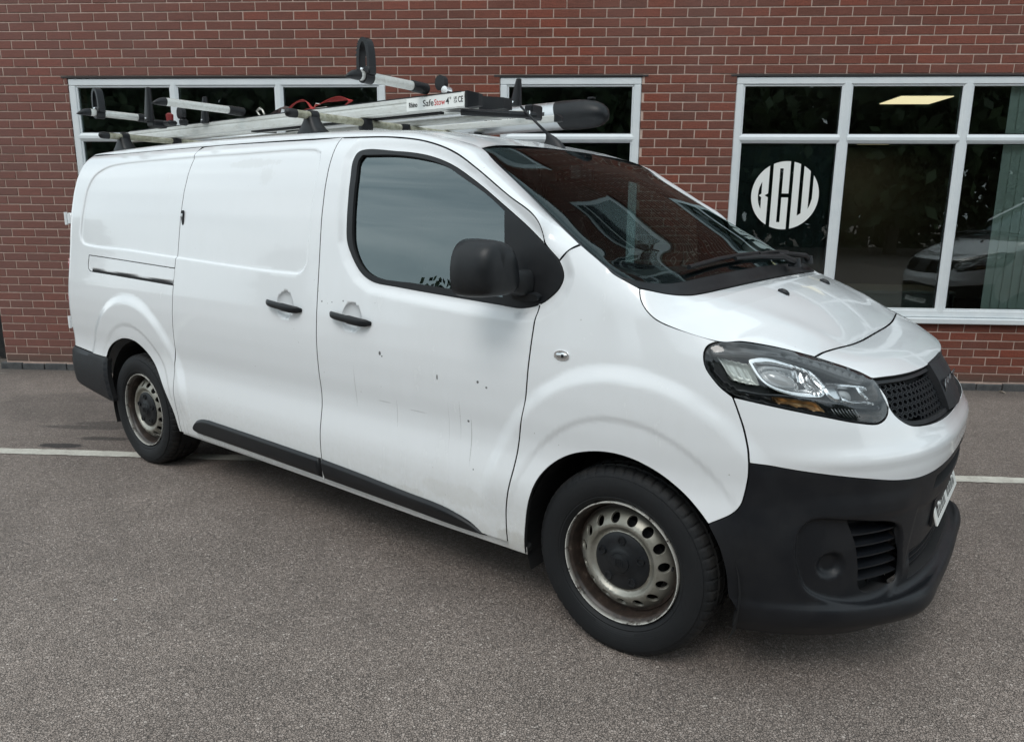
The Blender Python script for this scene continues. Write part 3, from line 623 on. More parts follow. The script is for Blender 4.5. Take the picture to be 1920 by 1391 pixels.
        # wheel-arch liner and inner cavity
        for cx in (0.01,-3.265):
            mb=MB(); n=28; R=.425; V=[];F=[]
            for k in range(n+1):
                w=-.35+ (math.pi+.7)*k/n
                for y in (.895,.56): V.append((cx+R*math.cos(w)*(.97),side*y,.335+R*math.sin(w)*(1.0)))
            for k in range(n): F.append((2*k,2*k+1,2*k+3,2*k+2))
            b=len(V); V+= [(x_,side*.56,z_) for x_,y_,z_ in V[1::2]]; F.append(tuple(b+i for i in range(n+1)))
            mb.add(V,F); mb.build('wheel_arch_liner',M['dark'],van)
    # roof and the side rails that run down into the screen pillars
    def roof(q,t):
        x=-4.02+t*(-.78+4.02); zu=np.interp(x,XU,ZU); zc=np.interp(x,XU,ZC); r=np.abs(q); z=zc-(zc-zu)*(.45*r**2+.55*r**7)
        rib=np.zeros_like(z)
        for c_ in (0,.26,.52): rib=rib+.006*S((.07-np.abs(r-c_))/.02)
        z=z-rib*S((x+3.8)/.1)*S((-1.25-x)/.1)
        fr=np.interp(np.abs(q)*.7,[0,.3,.6,.7],[-.792,-.79,-.785,-.78]); x=np.where(t>.95,x+(t-.95)/.05*(fr+.78),x)
        return np.stack([x,q*.70,z],-1)
    patch('roof',roof,61,140,P,van,flip=True)
    LX=[];
    L1=[(-3.97,1.84),(-3.90,1.862),(-3.5,1.862),(-2.62,1.863),(-2.13,1.8605),(-1.42,1.8475),(-1.085,1.8305),(-.878,1.8005),(-.719,1.753),(-.587,1.686),(-.421,1.587),(-.314,1.529),(-.2765,1.495),(-.259,1.456),(-.248,1.4255),(-.186,1.371),(-.165,1.392),(-.146,1.408),(-.11,1.4275)]
    Lp=FS(np.array([a for a,b in L1]),np.array([b for a,b in L1]))
    lowc=curve3([tuple(p) for p in Lp[:-3]],0)
    Uc=[(x,-.70,z) for x,z in zip(XU,ZU)]+list(WSC[1:5])
    Ud=np.array(crv(Uc,.01)); Ld=np.array(crv([tuple(p) for p in Lp[:-3]],.01))
    for side in (-1,1):
        # match the two rails by distance along the van, then by arc length down the pillar
        def mk(C): 
            s_=np.concatenate([[0],np.cumsum(np.linalg.norm(np.diff(C,axis=0),axis=1))]); i=int(np.argmin(np.abs(C[:,0]+1.25))); return s_,s_[i],s_[-1]
        sU,mU,eU=mk(Ud); sL,mL,eL=mk(Ld)
        def at(C,s_,m_,e_,t): q=np.where(t<.6,t/.6*m_,m_+(t-.6)/.4*(e_-m_)); return np.stack([np.interp(q,s_,C[:,i]) for i in range(3)],-1)
        def rail(k,t):
            a=at(Ld,sL,mL,eL,t); b=at(Ud,sU,mU,eU,t); p=a*(1-k)[...,None]+b*k[...,None]; w=np.linalg.norm(b-a,axis=-1)
            n=np.stack([.25*S((t-.55)/.2),-.72+0*t,.62+0*t],-1); return p+n*(.17*w*4*k*(1-k)*(1-.3*k))[...,None]
        f=rail if side<0 else (lambda k,t:rail(k,t)*np.array([1,-1,1]))
        patch('roof_rail_panel',f,15,260,P,van,a=(0,1),flip=(side<0)) if False else None
        o=patch('roof_rail_panel',f,15,260,P,van,a=(0,1),flip=(side<0))
        # dark gap under the rail
        g=MB(); Q=FS(np.array([a for a,b in crv(L1[3:15],.03)]),np.array([b for a,b in crv(L1[3:15],.03)])); g.tube([(q[0],q[1]*(1 if side<0 else -1)+(-side)*.016,q[2]-.004) for q in Q],.008,8); g.build('door_seal',M['gap'],van)
    # bonnet
    hood=patch('bonnet',lambda a,t:HOOD(a,t),97,90,P,van,a=(-.9975,.9975),b=(.006,.995),flip=True)
    for (x,y) in ((.11,.36),(.11,-.36)):
        pass
    mb=MB()
    for k in range(2):
        a=(-.33,.33)[k]; t=.30; c,n=frame_of(HOOD,np.array([a]),np.array([t])); c=c[0]; n=-n[0]
        j=MB(); rr=[]
        for h,(wx,wy) in ((0,(.022,.012)),(.006,(.020,.011)),(.012,(.010,.007))): rr.append(sring((c[0]+h*.3,c[1],c[2]+h+.001),(wx,0,-wx*.35),(0,wy,0),14,2.2))
        j.loft(rr).build('washer_jet',M['trim'],hood,auto=50)
    # nose panel, painted bumper skin, plastic bumper, all running right across
    nose=chain(crv(HOODF,.02),mir(crv(HOODF,.02)),mir(crv(HLTOP,.012))[::1],mir(crv(GRT,.02)),crv(GRT,.02)[::-1],crv(HLTOP,.012)[::-1])
    nose=chain(crv(HOODF,.02),mir(crv(HOODF,.02)),mir(crv(HLTOP,.012)[::-1])[::-1] if False else [(2*UL-a,b) for a,b in crv(HLTOP,.012)],[(2*UL-a,b) for a,b in crv(GRT,.02)],crv(GRT,.02)[::-1],crv(HLTOP,.012)[::-1])
    skin('nose_panel',nose,P,van,surf(lambda u,v:0*u),step=.016)
    hlb=crv([(.480,.985),(.60,.964),(.747,.936),(.838,.917),(.917,.908),(.955,.922),(.974,.942),(.981,.976),(.981,1.000)],.012)
    top=chain(hlb,crv(GRB,.014)); topm=[(2*UL-a,b) for a,b in top][::-1]
    sb=crv(SEAMB,.014); sbm=[(2*UL-a,b) for a,b in sb][::-1]
    fb=crv(FB1,.014); fbm=[(2*UL-a,b) for a,b in fb]
    skin('painted_bumper_skin',chain(top,topm,fbm,sbm[::-1],sb[::-1],fb[::-1]),P,van,surf(lambda u,v:Dbump(u,v)+.010*np.exp(-((v-.80-.06*S((np.where(u>UL,2*UL-u,u)-.5)/.5)*0)/.03)**2)*S((np.where(u>UL,2*UL-u,u)-.52)/.3)),step=.014)
    f2=crv(FB2,.012)+ARCHF2[1:]; f2m=[(2*UL-a,b) for a,b in f2]; bo=crv(BOT,.02); bom=[(2*UL-a,b) for a,b in bo][::-1]
    VM=[(2*UL-a,b) for a,b in VENT][::-1]
    UV=chain(crv([(1.205,.645),(1.215,.690)],.02),crv([(1.215,.690),(1.35,.703),(UL,.708),(2*UL-1.35,.703),(2*UL-1.215,.690)],.03),crv([(2*UL-1.215,.690),(2*UL-1.205,.645)],.02),crv([(2*UL-1.205,.645),(UL,.640),(1.205,.645)],.03))
    LV=chain(crv([(1.13,.350),(1.145,.440)],.02),crv([(1.145,.440),(UL,.455),(2*UL-1.145,.440)],.03),crv([(2*UL-1.145,.440),(2*UL-1.13,.350)],.02),crv([(2*UL-1.13,.350),(UL,.352),(1.13,.350)],.03))
    bp_=skin('front_bumper',chain(f2[::-1],sb,sbm,f2m,bom[::-1],bo[::-1]),[M['blackplastic'],M['gap']],van,FBm,holes=[VENT,VM,UV,LV],step=.010,gap=.002,flange=.05,feat=[inset(FOG,-.002),inset(FOG,.004),inset(FOG,.010)])
    skin('vent_backing',inset(VENT,-.06),M['dark'],bp_,surf(lambda u,v:-.075+0*u),step=.05,gap=0,flange=0)
    skin('vent_backing',inset(VM,-.06),M['dark'],bp_,surf(lambda u,v:-.075+0*u),step=.05,gap=0,flange=0)
    for h,dz in ((UV,-.06),(LV,-.07)): skin('vent_backing',inset(h,-.012),M['dark'],bp_,surf(lambda u,v,dz=dz:dz+0*u),step=.05,gap=0,flange=0)
    def slat(u0,u1,v0,v1,dep=(-.015,-.05),th=.006):
        n=max(4,int(abs(u1-u0)/.03)); us=np.linspace(u0,u1,n); vs=np.linspace(v0,v1,n)
        rings=[]
        a=surf(lambda u,v:dep[0]-.012+0*u)(us,vs); b=surf(lambda u,v:dep[1]-.012+0*u)(us,vs)
        for p,q in zip(a,b): rings.append([tuple(p+[0,0,-.001]),tuple(p+[0,0,th*.6]),tuple(q+[0,0,th+.008]),tuple(q+[0,0,.004])])
        MB().loft(rings).build('vent_slat',M['blackplastic'],bp_)
    for v in (.395,.435,.475,.515,.555):
        ins=[u for u in np.arange(.80,1.10,.004) if inside(np.array([u]),np.array([v]),VENT)[0]]
        slat(min(ins)-.008,max(ins)+.008,v-.006,v-.008,(-.008,-.06)); slat(2*UL-max(ins)-.008,2*UL-min(ins)+.008,v-.008,v-.006,(-.008,-.06))
    for v in (.372,.395,.418): slat(1.12,2*UL-1.12,v,v,(-.012,-.05))
    slat(1.20,2*UL-1.20,.668,.668,(-.012,-.04))
    # grille
    gr=chain(crv([(.990,1.041),(.984,1.02),(.981,1.000)],.01),crv(GRB,.014),[(2*UL-a,b) for a,b in crv(GRB,.014)][::-1],crv([(2*UL-.981,1.0),(2*UL-.984,1.02),(2*UL-.990,1.041)],.01),[(2*UL-a,b) for a,b in crv(GRT,.02)],crv(GRT,.02)[::-1])
    grf=skin('grille_frame',gr,[M['blackplastic'],M['gap']],van,surf(lambda u,v:-.012+0*u),holes=[inset(gr,.016)],step=.03,gap=.002,flange=.04)
    gb=skin('grille',inset(gr,.008),M['dark'],van,surf(lambda u,v:-.050+0*u),step=.04,gap=0,flange=0)
    # honeycomb cells: each a small scale standing proud of the backing
    gi=inset(gr,.020); Vh=[];Fh=[]; row=0; v=.872; fg=surf(lambda u,v:-.046+0*u); ff=surf(lambda u,v:-.022+0*u)
    while v<1.05:
        u=1.0+(0 if row%2 else .0155)
        while u<2*UL-.98:
            if inside(np.array([u]),np.array([v]),gi)[0] and abs(u-UL)>.06:
                w=2*math.pi*np.arange(6)/6+math.pi/6; uo=u+.0158*np.cos(w); vo=v+.0118*np.sin(w); ui=u+.0120*np.cos(w); vi=v+.0085*np.sin(w)
                A=fg(uo,vo);Bq=ff(uo+0,vo+0);Cq=ff(ui,vi);Dq=fg(ui,vi-.001); b=len(Vh); Vh+=[tuple(p) for p in np.concatenate([A,Bq*1,Cq,Dq])]
                for k in range(6):
                    l=(k+1)%6; Fh+= [(b+k,b+l,b+6+l,b+6+k),(b+6+k,b+6+l,b+12+l,b+12+k),(b+12+k,b+12+l,b+18+l,b+18+k)]
            u+=.031
        v+=.0205; row+=1
    o=mesh('grille_mesh',Vh,Fh,M['blackplastic'],gb); o['kind']='stuff'
    bd=MB(); zc,xc=.948,float(base(np.array(UL),np.array(.948))[0])
    for k in range(9):
        pass
    rr=[]
    for z in np.linspace(.872,1.024,7):
        x=float(base(np.array(UL),np.array(z))[0]); rr.append([(x-.05,-.150,z),(x-.006,-.142,z),(x+.004,-.07,z),(x+.007,0,z),(x+.004,.07,z),(x-.006,.142,z),(x-.05,.150,z)])
    bd.loft(rr).build('badge_block',M['blackplastic'],gb,auto=30)
    tx=text('badge_letters','FIAT',.085,M['darkchrome'],gb,(xc+.004,0,.905),(rad(90),0,rad(90)),extrude=.0012,align='CENTER',bold=.0012,sx=1.5); tx.rotation_euler=(rad(82),0,rad(90)); tx.location=(xc+.0085,0,.912)
    # number plate on the bumper
    np_=MB(); np_.box((-.004,-.26,0),(.004,.26,.111),bev=.002); pl=np_.build('number_plate',M['white'],bp_); pl.location=(.872,0,.486); pl.rotation_euler=(0,rad(-17),0); 
    mb=MB(); mb.box((.85,-.27,.485),(.858,.27,.58)); mb.build('plate_holder',M['blackplastic'],bp_)
    text('plate_number','BD22 KHX',.078,M['ink'],bp_,(.8848,0,.519),(rad(90),0,rad(90)),extrude=.0004,align='CENTER',bold=.002,sx=1.12) if False else None
    for k,yy in enumerate((-.225,-.175,-.125,-.075,.02,.07,.12,.17)):   # the characters are seen too edge-on to be read: plain strokes
        mb=MB(); mb.box((.0042,yy,.020),(.0048,yy+.012,.093)); mb.box((.0042,yy+.024,.020),(.0048,yy+.034,.093)); mb.box((.0042,yy+.012,.081 if k%2 else .048),(.0048,yy+.024,.093 if k%2 else .060)); o=mb.build('plate_character',M['ink'],bp_); o.location=pl.location; o.rotation_euler=pl.rotation_euler
    for yy in (-.17,.17):
        mb=MB(); mb.loft([sring((.004,yy,.056),(0,.008,0),(0,0,.008),12,2),sring((.009,yy,.056),(0,.005,0),(0,0,.005),12,2)]); o=mb.build('plate_screw',M['white'],bp_,auto=40); o.location=pl.location; o.rotation_euler=pl.rotation_euler
    # ---------------------------------------------------------------- headlights
    def lamp(side):
        mm=lambda P_:P_
        Hh=skin('headlight',HLC,[M['lampblack'],M['gap']],van,surf(lambda u,v:-.004-.055*S((polyd(u,v,HL)-.010)/.010)*1),step=.012,gap=.002,flange=.06,side=side)
        def piece(name,P_,m,D,step=.008,sm=True,fl=.012,pr=Hh):
            P2=crv(P_,.006,True,smooth=sm); P2=P2 if area(P2)>0 else P2[::-1]
            return skin(name,P2,[m,m],pr,surf(lambda u,v:D(u,v,polyd(u,v,P2))),step=step,gap=0,flange=fl,lip=.001,side=side)
        piece('side_reflector',[(.482,1.112),(.53,1.108),(.594,1.102),(.592,1.07),(.580,1.028),(.54,1.030),(.500,1.038),(.488,1.060)],M['frost'],lambda u,v,d:-.040-.010*S(d/.02)+.0015*np.sin(u*260),sm=False)
        piece('reflector_bowl',[(.594,1.108),(.63,1.122),(.68,1.130),(.735,1.119),(.775,1.103),(.797,1.085),(.804,1.06),(.795,1.022),(.772,1.000),(.73,.997),(.66,1.004),(.615,1.020),(.592,1.05)],M['chrome'],lambda u,v,d:-.022-.042*S((d-.007)/.045)+.0022*np.sin(u*420)*S((u-.738)/.01)*S(d/.012),step=.005)
        c=base(np.array(.672),np.array(1.058)); s1=1 if side<0 else -1
        # projector lens
        def lens(name,uc,vc,ru,rv,dep,out_,m,pr=Hh):
            w=np.linspace(0,2*np.pi,33)[:-1]; rings=[]
            for k in np.linspace(0,1,7): rings.append(surf(lambda u,v,kk=k:dep+out_*math.sqrt(max(1-kk*kk,0))+0*u)(uc+ru*max(k,.02)*np.cos(w),vc+rv*max(k,.02)*np.sin(w)))
            rings=[[(p[0],p[1]*s1,p[2]) for p in R] for R in rings]; MB().loft(rings).build(name,m,pr,smooth=True)
        lens('projector_lens',.668,1.057,.060,.038,-.058,.034,M['bulb'])
        piece('lens_ring',[(.668+.066*math.cos(w),1.057+.043*math.sin(w)) for w in np.linspace(0,2*np.pi,17)[:-1]],M['satin'],lambda u,v,d:-.056+.010*np.exp(-((d-.004)/.003)**2)-.01*S((d-.006)/.004),step=.005,fl=.004)
        piece('indicator',[(.612,.995),(.67,.991),(.745,.982),(.765,.948),(.70,.954),(.622,.971)],M['amber'],lambda u,v,d:-.034-.012*S(d/.012)+.003*np.abs(np.sin(u*75))+.001*np.sin(v*500),step=.005,sm=False)
        piece('reflector_hood',[(.786,1.000),(.790,1.030),(.815,1.050),(.855,1.054),(.935,1.037),(.955,1.024),(.948,1.018),(.905,1.030),(.862,1.036),(.842,1.030),(.832,1.008),(.830,.984),(.805,.981)],M['chrome'],lambda u,v,d:-.018-.012*S((v-1.0)/.06)+.004*S(d/.008),step=.005)
        piece('reflector_strip',[(.830,.984),(.860,.972),(.915,.968),(.956,.962),(.958,.970),(.93,.979),(.90,.982),(.868,.986),(.845,.998)],M['chrome'],lambda u,v,d:-.026+.004*S(d/.006),step=.005)
        piece('reflector_fin',[(.915,1.026),(.956,1.020),(.950,1.012),(.930,1.010),(.940,.985),(.932,.982),(.912,1.005)],M['chrome'],lambda u,v,d:-.022+.003*S(d/.004),step=.004)
        lens('main_beam_lens',.872,1.006,.034,.026,-.058,.022,M['bulb'])
        for k in range(8):
            u0=.795+k*.0125; MB().tube([(p[0],p[1]*s1,p[2]) for p in surf(lambda u,v:-.040+0*u)(np.array([u0,u0+.006,u0+.016]),np.array([.962-.0012*k,.948-.0012*k,.934-.001*k]))],.0022,6).build('lamp_rib',M['satin'],Hh,smooth=True)
        piece('lamp_shelf',[(.47,1.118),(.60,1.128),(.735,1.132),(.82,1.106),(.88,1.072),(.95,1.044),(.966,1.052),(.921,1.080),(.857,1.118),(.80,1.137),(.735,1.149),(.62,1.155),(.52,1.145),(.47,1.128)],M['shelf'],lambda u,v,d:-.014-.012*S(d/.01),step=.01,sm=True)
        piece('lamp_divider',[(.50,1.006),(.58,1.000),(.64,1.001),(.78,.985),(.86,.967),(.965,.955),(.965,.948),(.86,.957),(.78,.974),(.64,.992),(.50,.998)],M['gloss'],lambda u,v,d:-.016+.002*S(d/.004),step=.01)
        skin('lamp_lens',inset(HLC,.005),M['lens'],Hh,surf(lambda u,v:.0012+.002*S(polyd(u,v,HL)/.03)),step=.016,gap=0,flange=0,side=side)
    lamp(-1); lamp(1)
    # ---------------------------------------------------------------- windscreen, cowl, wipers
    # WS: L runs top->bottom with t; "back" curve is the top edge, "front" curve the bonnet line
    wsc=patch('windscreen',WS,61,50,M['screen'],van,a=(-.982,.982),b=(.006,.925),flip=True)
    fr=MB()
    def strip(name,f,a,b,nu,nv,m,pr,off=-.004): 
        def g(x,y): 
            p,n=frame_of(f,x,y,.002); return p-n*off
        return patch(name,g,nu,nv,m,pr,a=a,b=b,flip=True)
    strip('screen_band',WS,(-1,1),(-.004,.022),61,4,M['gloss'],van,-.003)
    strip('screen_band',WS,(-1,-.955),(.02,.93),8,40,M['gloss'],van,-.003)
    strip('screen_band',WS,(.955,1),(.02,.93),8,40,M['gloss'],van,-.003)
    strip('screen_band',WS,(-.957,.957),(.875,.93),50,5,M['gloss'],van,-.003)
    def cowl(a,t):
        p=WS(a,.925+t*.070); p=p.copy(); p[...,2]-=.020*np.sin(np.pi*np.clip(t,0,1)); return p
    patch('cowl_panel',cowl,61,10,M['trim'],van,b=(-.1,1.0),flip=True)
    def wiper(pts,blade):
        mb=MB(); mb.tube(pts,[.016,.012,.010,.008],8); w=mb.build('wiper_arm',M['trim'],van,auto=50)
        mb=MB(); mb.tube(blade,.0085,8); mb.build('wiper_blade',M['rubber'],w,auto=50)
        mb=MB(); mb.loft([sring((pts[0][0],pts[0][1],pts[0][2]-.02),(.03,0,0),(0,.03,0),14,2),sring((pts[0][0],pts[0][1],pts[0][2]+.018),(.022,0,0),(0,.022,0),14,2)]); mb.build('wiper_pivot',M['trim'],w,auto=40)
    def wp(a,t,o=.02): p,n=frame_of(WS,np.array([a]),np.array([t]),.002); return tuple((p-n*o)[0])
    wiper([wp(.42,.955,.03),wp(.25,.93,.045),wp(.0,.905,.035),wp(-.2,.885,.02)],[wp(.15,.868),wp(-.1,.868),wp(-.35,.872),wp(-.62,.885)])
    wiper([wp(.86,.955,.03),wp(.75,.93,.045),wp(.55,.90,.035),wp(.42,.88,.02)],[wp(.70,.862),wp(.5,.862),wp(.3,.866),wp(.12,.875)])
    # little paper in the corner of the screen
    # ---------------------------------------------------------------- cabin
    mb=MB(); mb.loft([[(x,-.80,z),(x,.80,z),(x,.80,z-.45),(x,-.80,z-.45)] for x,z in ((.06,1.245),(-.15,1.27),(-.38,1.285),(-.52,1.25),(-.56,1.12))]); ds=mb.build('dashboard',M['cabin'],van,auto=40)
    mb=MB(); mb.loft([sring((-.50,-.36,1.26),(.08,0,0),(0,.17,0),16,3),sring((-.47,-.36,1.33),(.06,0,0),(0,.14,0),16,3)]); mb.build('instrument_hood',M['cabin'],ds,auto=50)
    c=Vector((-.66,-.36,1.20)); ax=Vector((-.42,0,.9)).normalized(); e1=Vector((0,1,0)); e2=ax.cross(e1)
    mb=MB(); mb.tube([c+(e1*math.cos(w)+e2*math.sin(w))*.185 for w in np.linspace(0,2*np.pi,37)[:-1]],.015,8,closed=True); sw=mb.build('steering_wheel',M['cabin'],van,smooth=True)
    mb=MB(); mb.loft([sring(c-ax*.03,e1*.07,e2*.06,14,2.5),sring(c+ax*.01,e1*.06,e2*.05,14,2.5)]); [mb.tube([c,c+e1*s_*.18],.014,6) for s_ in (-1,1)]; mb.tube([c,c+e2*.18],.014,6); mb.tube([c-ax*.02,c-ax*.3+Vector((0,0,-.0))],.03,8); mb.build('wheel_spokes',M['cabin'],sw,auto=50)
    for y0,w in ((-.40,.24),(.14,.20),(.56,.20)):
        mb=MB(); rings=[]
        for z,x,hw,dd in ((.95,-1.02,w,.10),(1.15,-1.10,w*1.0,.085),(1.35,-1.16,w*.92,.07),(1.50,-1.20,w*.72,.055),(1.53,-1.21,w*.5,.04)): rings.append(sring((x,y0,z),(dd,0,0),(0,hw,0),18,3))
        st_=mb.loft(rings).build('seat',M['seat'],van,auto=60)
        mb=MB(); mb.loft([sring((-1.22,y0,z),(.05*k,0,0),(0,.13*k,0),16,3) for z,k in ((1.54,.8),(1.58,1),(1.66,1),(1.70,.75))]); mb.build('head_restraint',M['seat'],st_,auto=60)
    mb=MB(); mb.loft([[(x,s_*w,z) for z,w in ((.4,.86),(1.2,.86),(1.6,.80),(1.8,.72)) for s_ in (-1,)]+[(x,w,z) for z,w in ((1.8,.72),(1.6,.80),(1.2,.86),(.4,.86))] for x in (-1.66,-1.62)]); mb.build('bulkhead',M['cabin'],van)
    mb=MB(); mb.box((-1.62,-.88,.45),(-.46,.88,.5)); mb.box((-.46,-.53,.45),(.05,.53,.5)); mb.build('cab_floor',M['cabin'],van)
    mb=MB(); mb.box((-3.95,-.53,.24),(-2.8,.53,.42)); mb.box((-2.8,-.53,.22),(.55,.53,.42)); mb.box((-2.72,-.88,.285),(-.45,-.53,.34)); mb.box((-2.72,.53,.285),(-.45,.88,.34)); mb.box((.0,-.52,.24),(.72,.52,.95)); mb.build('underbody',M['dark'],van)
    mb=MB(); mb.box((-.06,-.70,1.805),(-.05,.70,1.81)); 
    mb=MB(); mb.loft([sring((-.735,-.02,1.68),(.012,0,0),(0,.10,0),14,3),sring((-.735,-.02,1.735),(.012,0,0),(0,.10,0),14,3)]); mb.tube([(-.735,0,1.73),(-.74,0,1.79)],.008,6); mb.build('rear_view_mirror',M['gloss'],van,auto=40)
    mb=MB(); mb.box((-1.62,-.70,1.80),(-.95,.70,1.812)); mb.build('headlining',M['cabin'],van)
    # ---------------------------------------------------------------- rear end
    rb=chain(crv([(-3.478,.622),(-3.633,.627),(-3.80,.639),(-4.02,.650)],.02),crv([(-4.02,.650),(-4.01,.45)],.03),crv([(-4.01,.45),(-3.93,.415),(-3.80,.390),(-3.60,.362),(-3.50,.350),(-3.455,.350)],.02),crv([(-3.455,.350),(-3.470,.48),(-3.478,.622)],.02))
    rear=MB(); rr=[]
    for z in np.linspace(.42,1.86,24):
        x=XS+UR-RR+float(np.interp(z,RT,RX))+.002; w=float(np.interp(z,ZT,WT))-RR+.012; rr.append([(x,-w,z),(x,0,z),(x,w,z)])
    V=[p for r in rr for p in r]; F=[(3*i+k,3*i+k+1,3*i+3+k+1,3*i+3+k) for i in range(len(rr)-1) for k in (0,1)]; rear.add(V,F); rd=rear.build('rear_doors',P,van)
    for side in (-1,1):
        skin('rear_bumper',rb,[M['blackplastic'],M['gap']],van,surf(lambda u,v:.004+.012*S(polyd(u,v,rb[::3])/.02)),step=.02,gap=.001,flange=.03,side=side)
        tl=crv([(-3.965,.86),(-3.955,1.05),(-3.965,1.27),(-4.03,1.29),(-4.04,1.05),(-4.03,.84)],.02,True)
        skin('tail_light',tl,[M['redlamp'],M['redlamp']],van,surf(lambda u,v:.002+(.026+.012*np.cos((v-1.18)/.115*math.pi))*S(polyd(u,v,tl)/.02)),step=.012,gap=0,flange=.01,side=side)
        for z in (1.47,.80):
            mb=MB(); x=XS+UR-.06; w=float(np.interp(z,ZT,WT)); mb.box((x-.085,side*(w-.030)-.014,z-.035),(x-.03,side*(w-.030)+.014,z+.035),bev=.004); mb.tube([(x-.092,side*(w-.012),z-.04),(x-.092,side*(w-.012),z+.04)],.010,10); mb.build('door_hinge',P,van,auto=40)
    # ---------------------------------------------------------------- wheels
    zc=.335
    def wheel(cx,side):
        c=(cx,side*.905,zc); rot=(0,0,0) if side<0 else (0,0,math.pi)
        # profile: r, depth (positive = outwards, i.e. towards -y locally)
        def lathe(prof,n,mod=None,close=False):
            V=[];F=[];m=len(prof)
            for k in range(n):
                w=2*math.pi*k/n
                for i,(r,d) in enumerate(prof):
                    if mod: r=mod(k,i,r,d)
                    V.append((r*math.cos(w),-d,r*math.sin(w)))
            for k in range(n):
                l=(k+1)%n
                for i in range(m-1): F.append((k*m+i,k*m+i+1,l*m+i+1,l*m+i))
            return V,F
        hub=MB(); V,F=lathe([(.0,-.07),(.10,-.07),(.14,-.075),(.145,-.10),(.0,-.10)],40); hub.add(V,F); wh=hub.build('wheel',M['dark'],van,smooth=False); wh.location=c; wh.rotation_euler=rot
        tp=[(.2195,-.030),(.224,-.014),(.231,-.004),(.240,.004),(.2445,.0035),(.247,.0060),(.262,.0105),(.280,.0125),(.298,.0110),(.3125,.0065),(.3135,.0025),(.320,.0005),(.328,-.006),(.3345,-.013),(.3385,-.021),(.3405,-.030),(.3418,-.044),(.3335,-.046),(.3335,-.056),(.3425,-.058),(.3432,-.085),(.335,-.087),(.335,-.097),(.3432,-.099),(.3432,-.126),(.335,-.128),(.335,-.138),(.3425,-.140),(.341,-.168),(.3335,-.17),(.3335,-.18),(.339,-.182),(.334,-.20),(.315,-.215),(.28,-.220),(.235,-.205),(.2195,-.185)]
        NSEG=336
        def mod(k,i,r,d):
            ph=k%6
            if 11<=i<=16 and ph==0: return r-(.0045 if i>12 else .003)
            if 19<=i<=20 and (k+3)%8==0: return r-.004
            if 23<=i<=24 and (k+5)%8==0: return r-.004
            if 27<=i<=28 and k%6==2: return r-.004
            if r>.33 and False: return r
            return r
        V,F=lathe(tp,NSEG,mod)
        # weight on the contact patch: flatten and bulge slightly
        V=[(x,y-(.010*max(0,(-z-.25))/.09 if -.06<y<.03 else 0),max(z,-(zc-.001))) for x,y,z in V]
        ty=MB().add(V,F).build('tyre',M['tyre'],wh,auto=28); 
        rp=[(.2195,-.030),(.2215,-.016),(.2220,-.006),(.2205,-.0015),(.2180,-.0022),(.2165,-.008),(.2150,-.018),(.2080,-.024),(.2050,-.032),(.2040,-.050),(.1980,-.066),(.1950,-.085),(.193,-.20)]
        V,F=lathe(rp,96); rm=MB().add(V,F).build('rim',M['rim'],wh,auto=40)
        hr=15; prof_r=[.0,.104,.110,.118,.126,.136,.150,.162,.172,.180,.186,.1945]; prof_d=[-.030,-.030,-.034,-.030,-.020,-.0185,-.026,-.036,-.046,-.056,-.064,-.066]
        outer=[(.1945*math.cos(w),.1945*math.sin(w)) for w in np.linspace(0,2*np.pi,97)[:-1]]
        holes=[]
        for k in range(hr):
            w0=2*math.pi*(k+.3)/hr; cx_,cy_=.158*math.cos(w0),.158*math.sin(w0)
            holes.append([(cx_+.0185*math.cos(w0)*math.cos(q)-.0188*math.sin(w0)*math.sin(q),cy_+.0185*math.sin(w0)*math.cos(q)+.0188*math.cos(w0)*math.sin(q)) for q in np.linspace(0,2*np.pi,21)[:-1]])
        def disc(u,v): r=np.hypot(u,v); return np.stack([u,-np.interp(r,prof_r,prof_d),v],-1)
        rdsk=skin('wheel_disc',outer,[M['rim'],M['rim']],wh,disc,holes=holes,step=.007,gap=0,flange=.010,lip=.0025)
        V,F=lathe([(.0,-.006),(.026,-.006),(.030,-.0085),(.034,-.0085),(.036,-.013),(.046,-.015),(.050,-.018),(.075,-.019),(.094,-.022),(.104,-.027),(.107,-.036)],72); cp=MB().add(V,F)
        for k in range(5):
            w=2*math.pi*(k+.25)/5; x,z=.079*math.cos(w),.079*math.sin(w)
            cp.loft([sring((x,.020,z),(.0165,0,0),(0,0,.0165),16,2),sring((x,.0125,z),(.0145,0,0),(0,0,.0145),16,2),sring((x,.0125,z),(.010,0,0),(0,0,.010),6,2),sring((x,.0165,z),(.009,0,0),(0,0,.009),6,2)] if False else [sring((x,.022,z),(.0165,0,0),(0,0,.0165),18,2),sring((x,.0130,z),(.0150,0,0),(0,0,.0150),18,2),sring((x,.0130,z),(.0105,0,0),(0,0,.0105),18,2),sring((x,.0175,z),(.0095,0,0),(0,0,.0095),18,2)])
        for k in range(4):
            x=-.0125+k*.0083; cp.loft([sring((x-.001,.0062,0),(.0022,0,0),(0,0,.017-.002*abs(k-1.5)),8,4),sring((x-.001,.0038,0),(.0016,0,0),(0,0,.016-.002*abs(k-1.5)),8,4)])
        cp.build('hub_cap',M['trim'],wh,auto=35)
        MB().tube([(.187,.035,.03),(.196,.012,.032)],.004,8).build('tyre_valve',M['rubber'],wh,auto=50)
        return wh
    for cx in (0,-3.275):
        for side in (-1,1): wheel(cx,side)
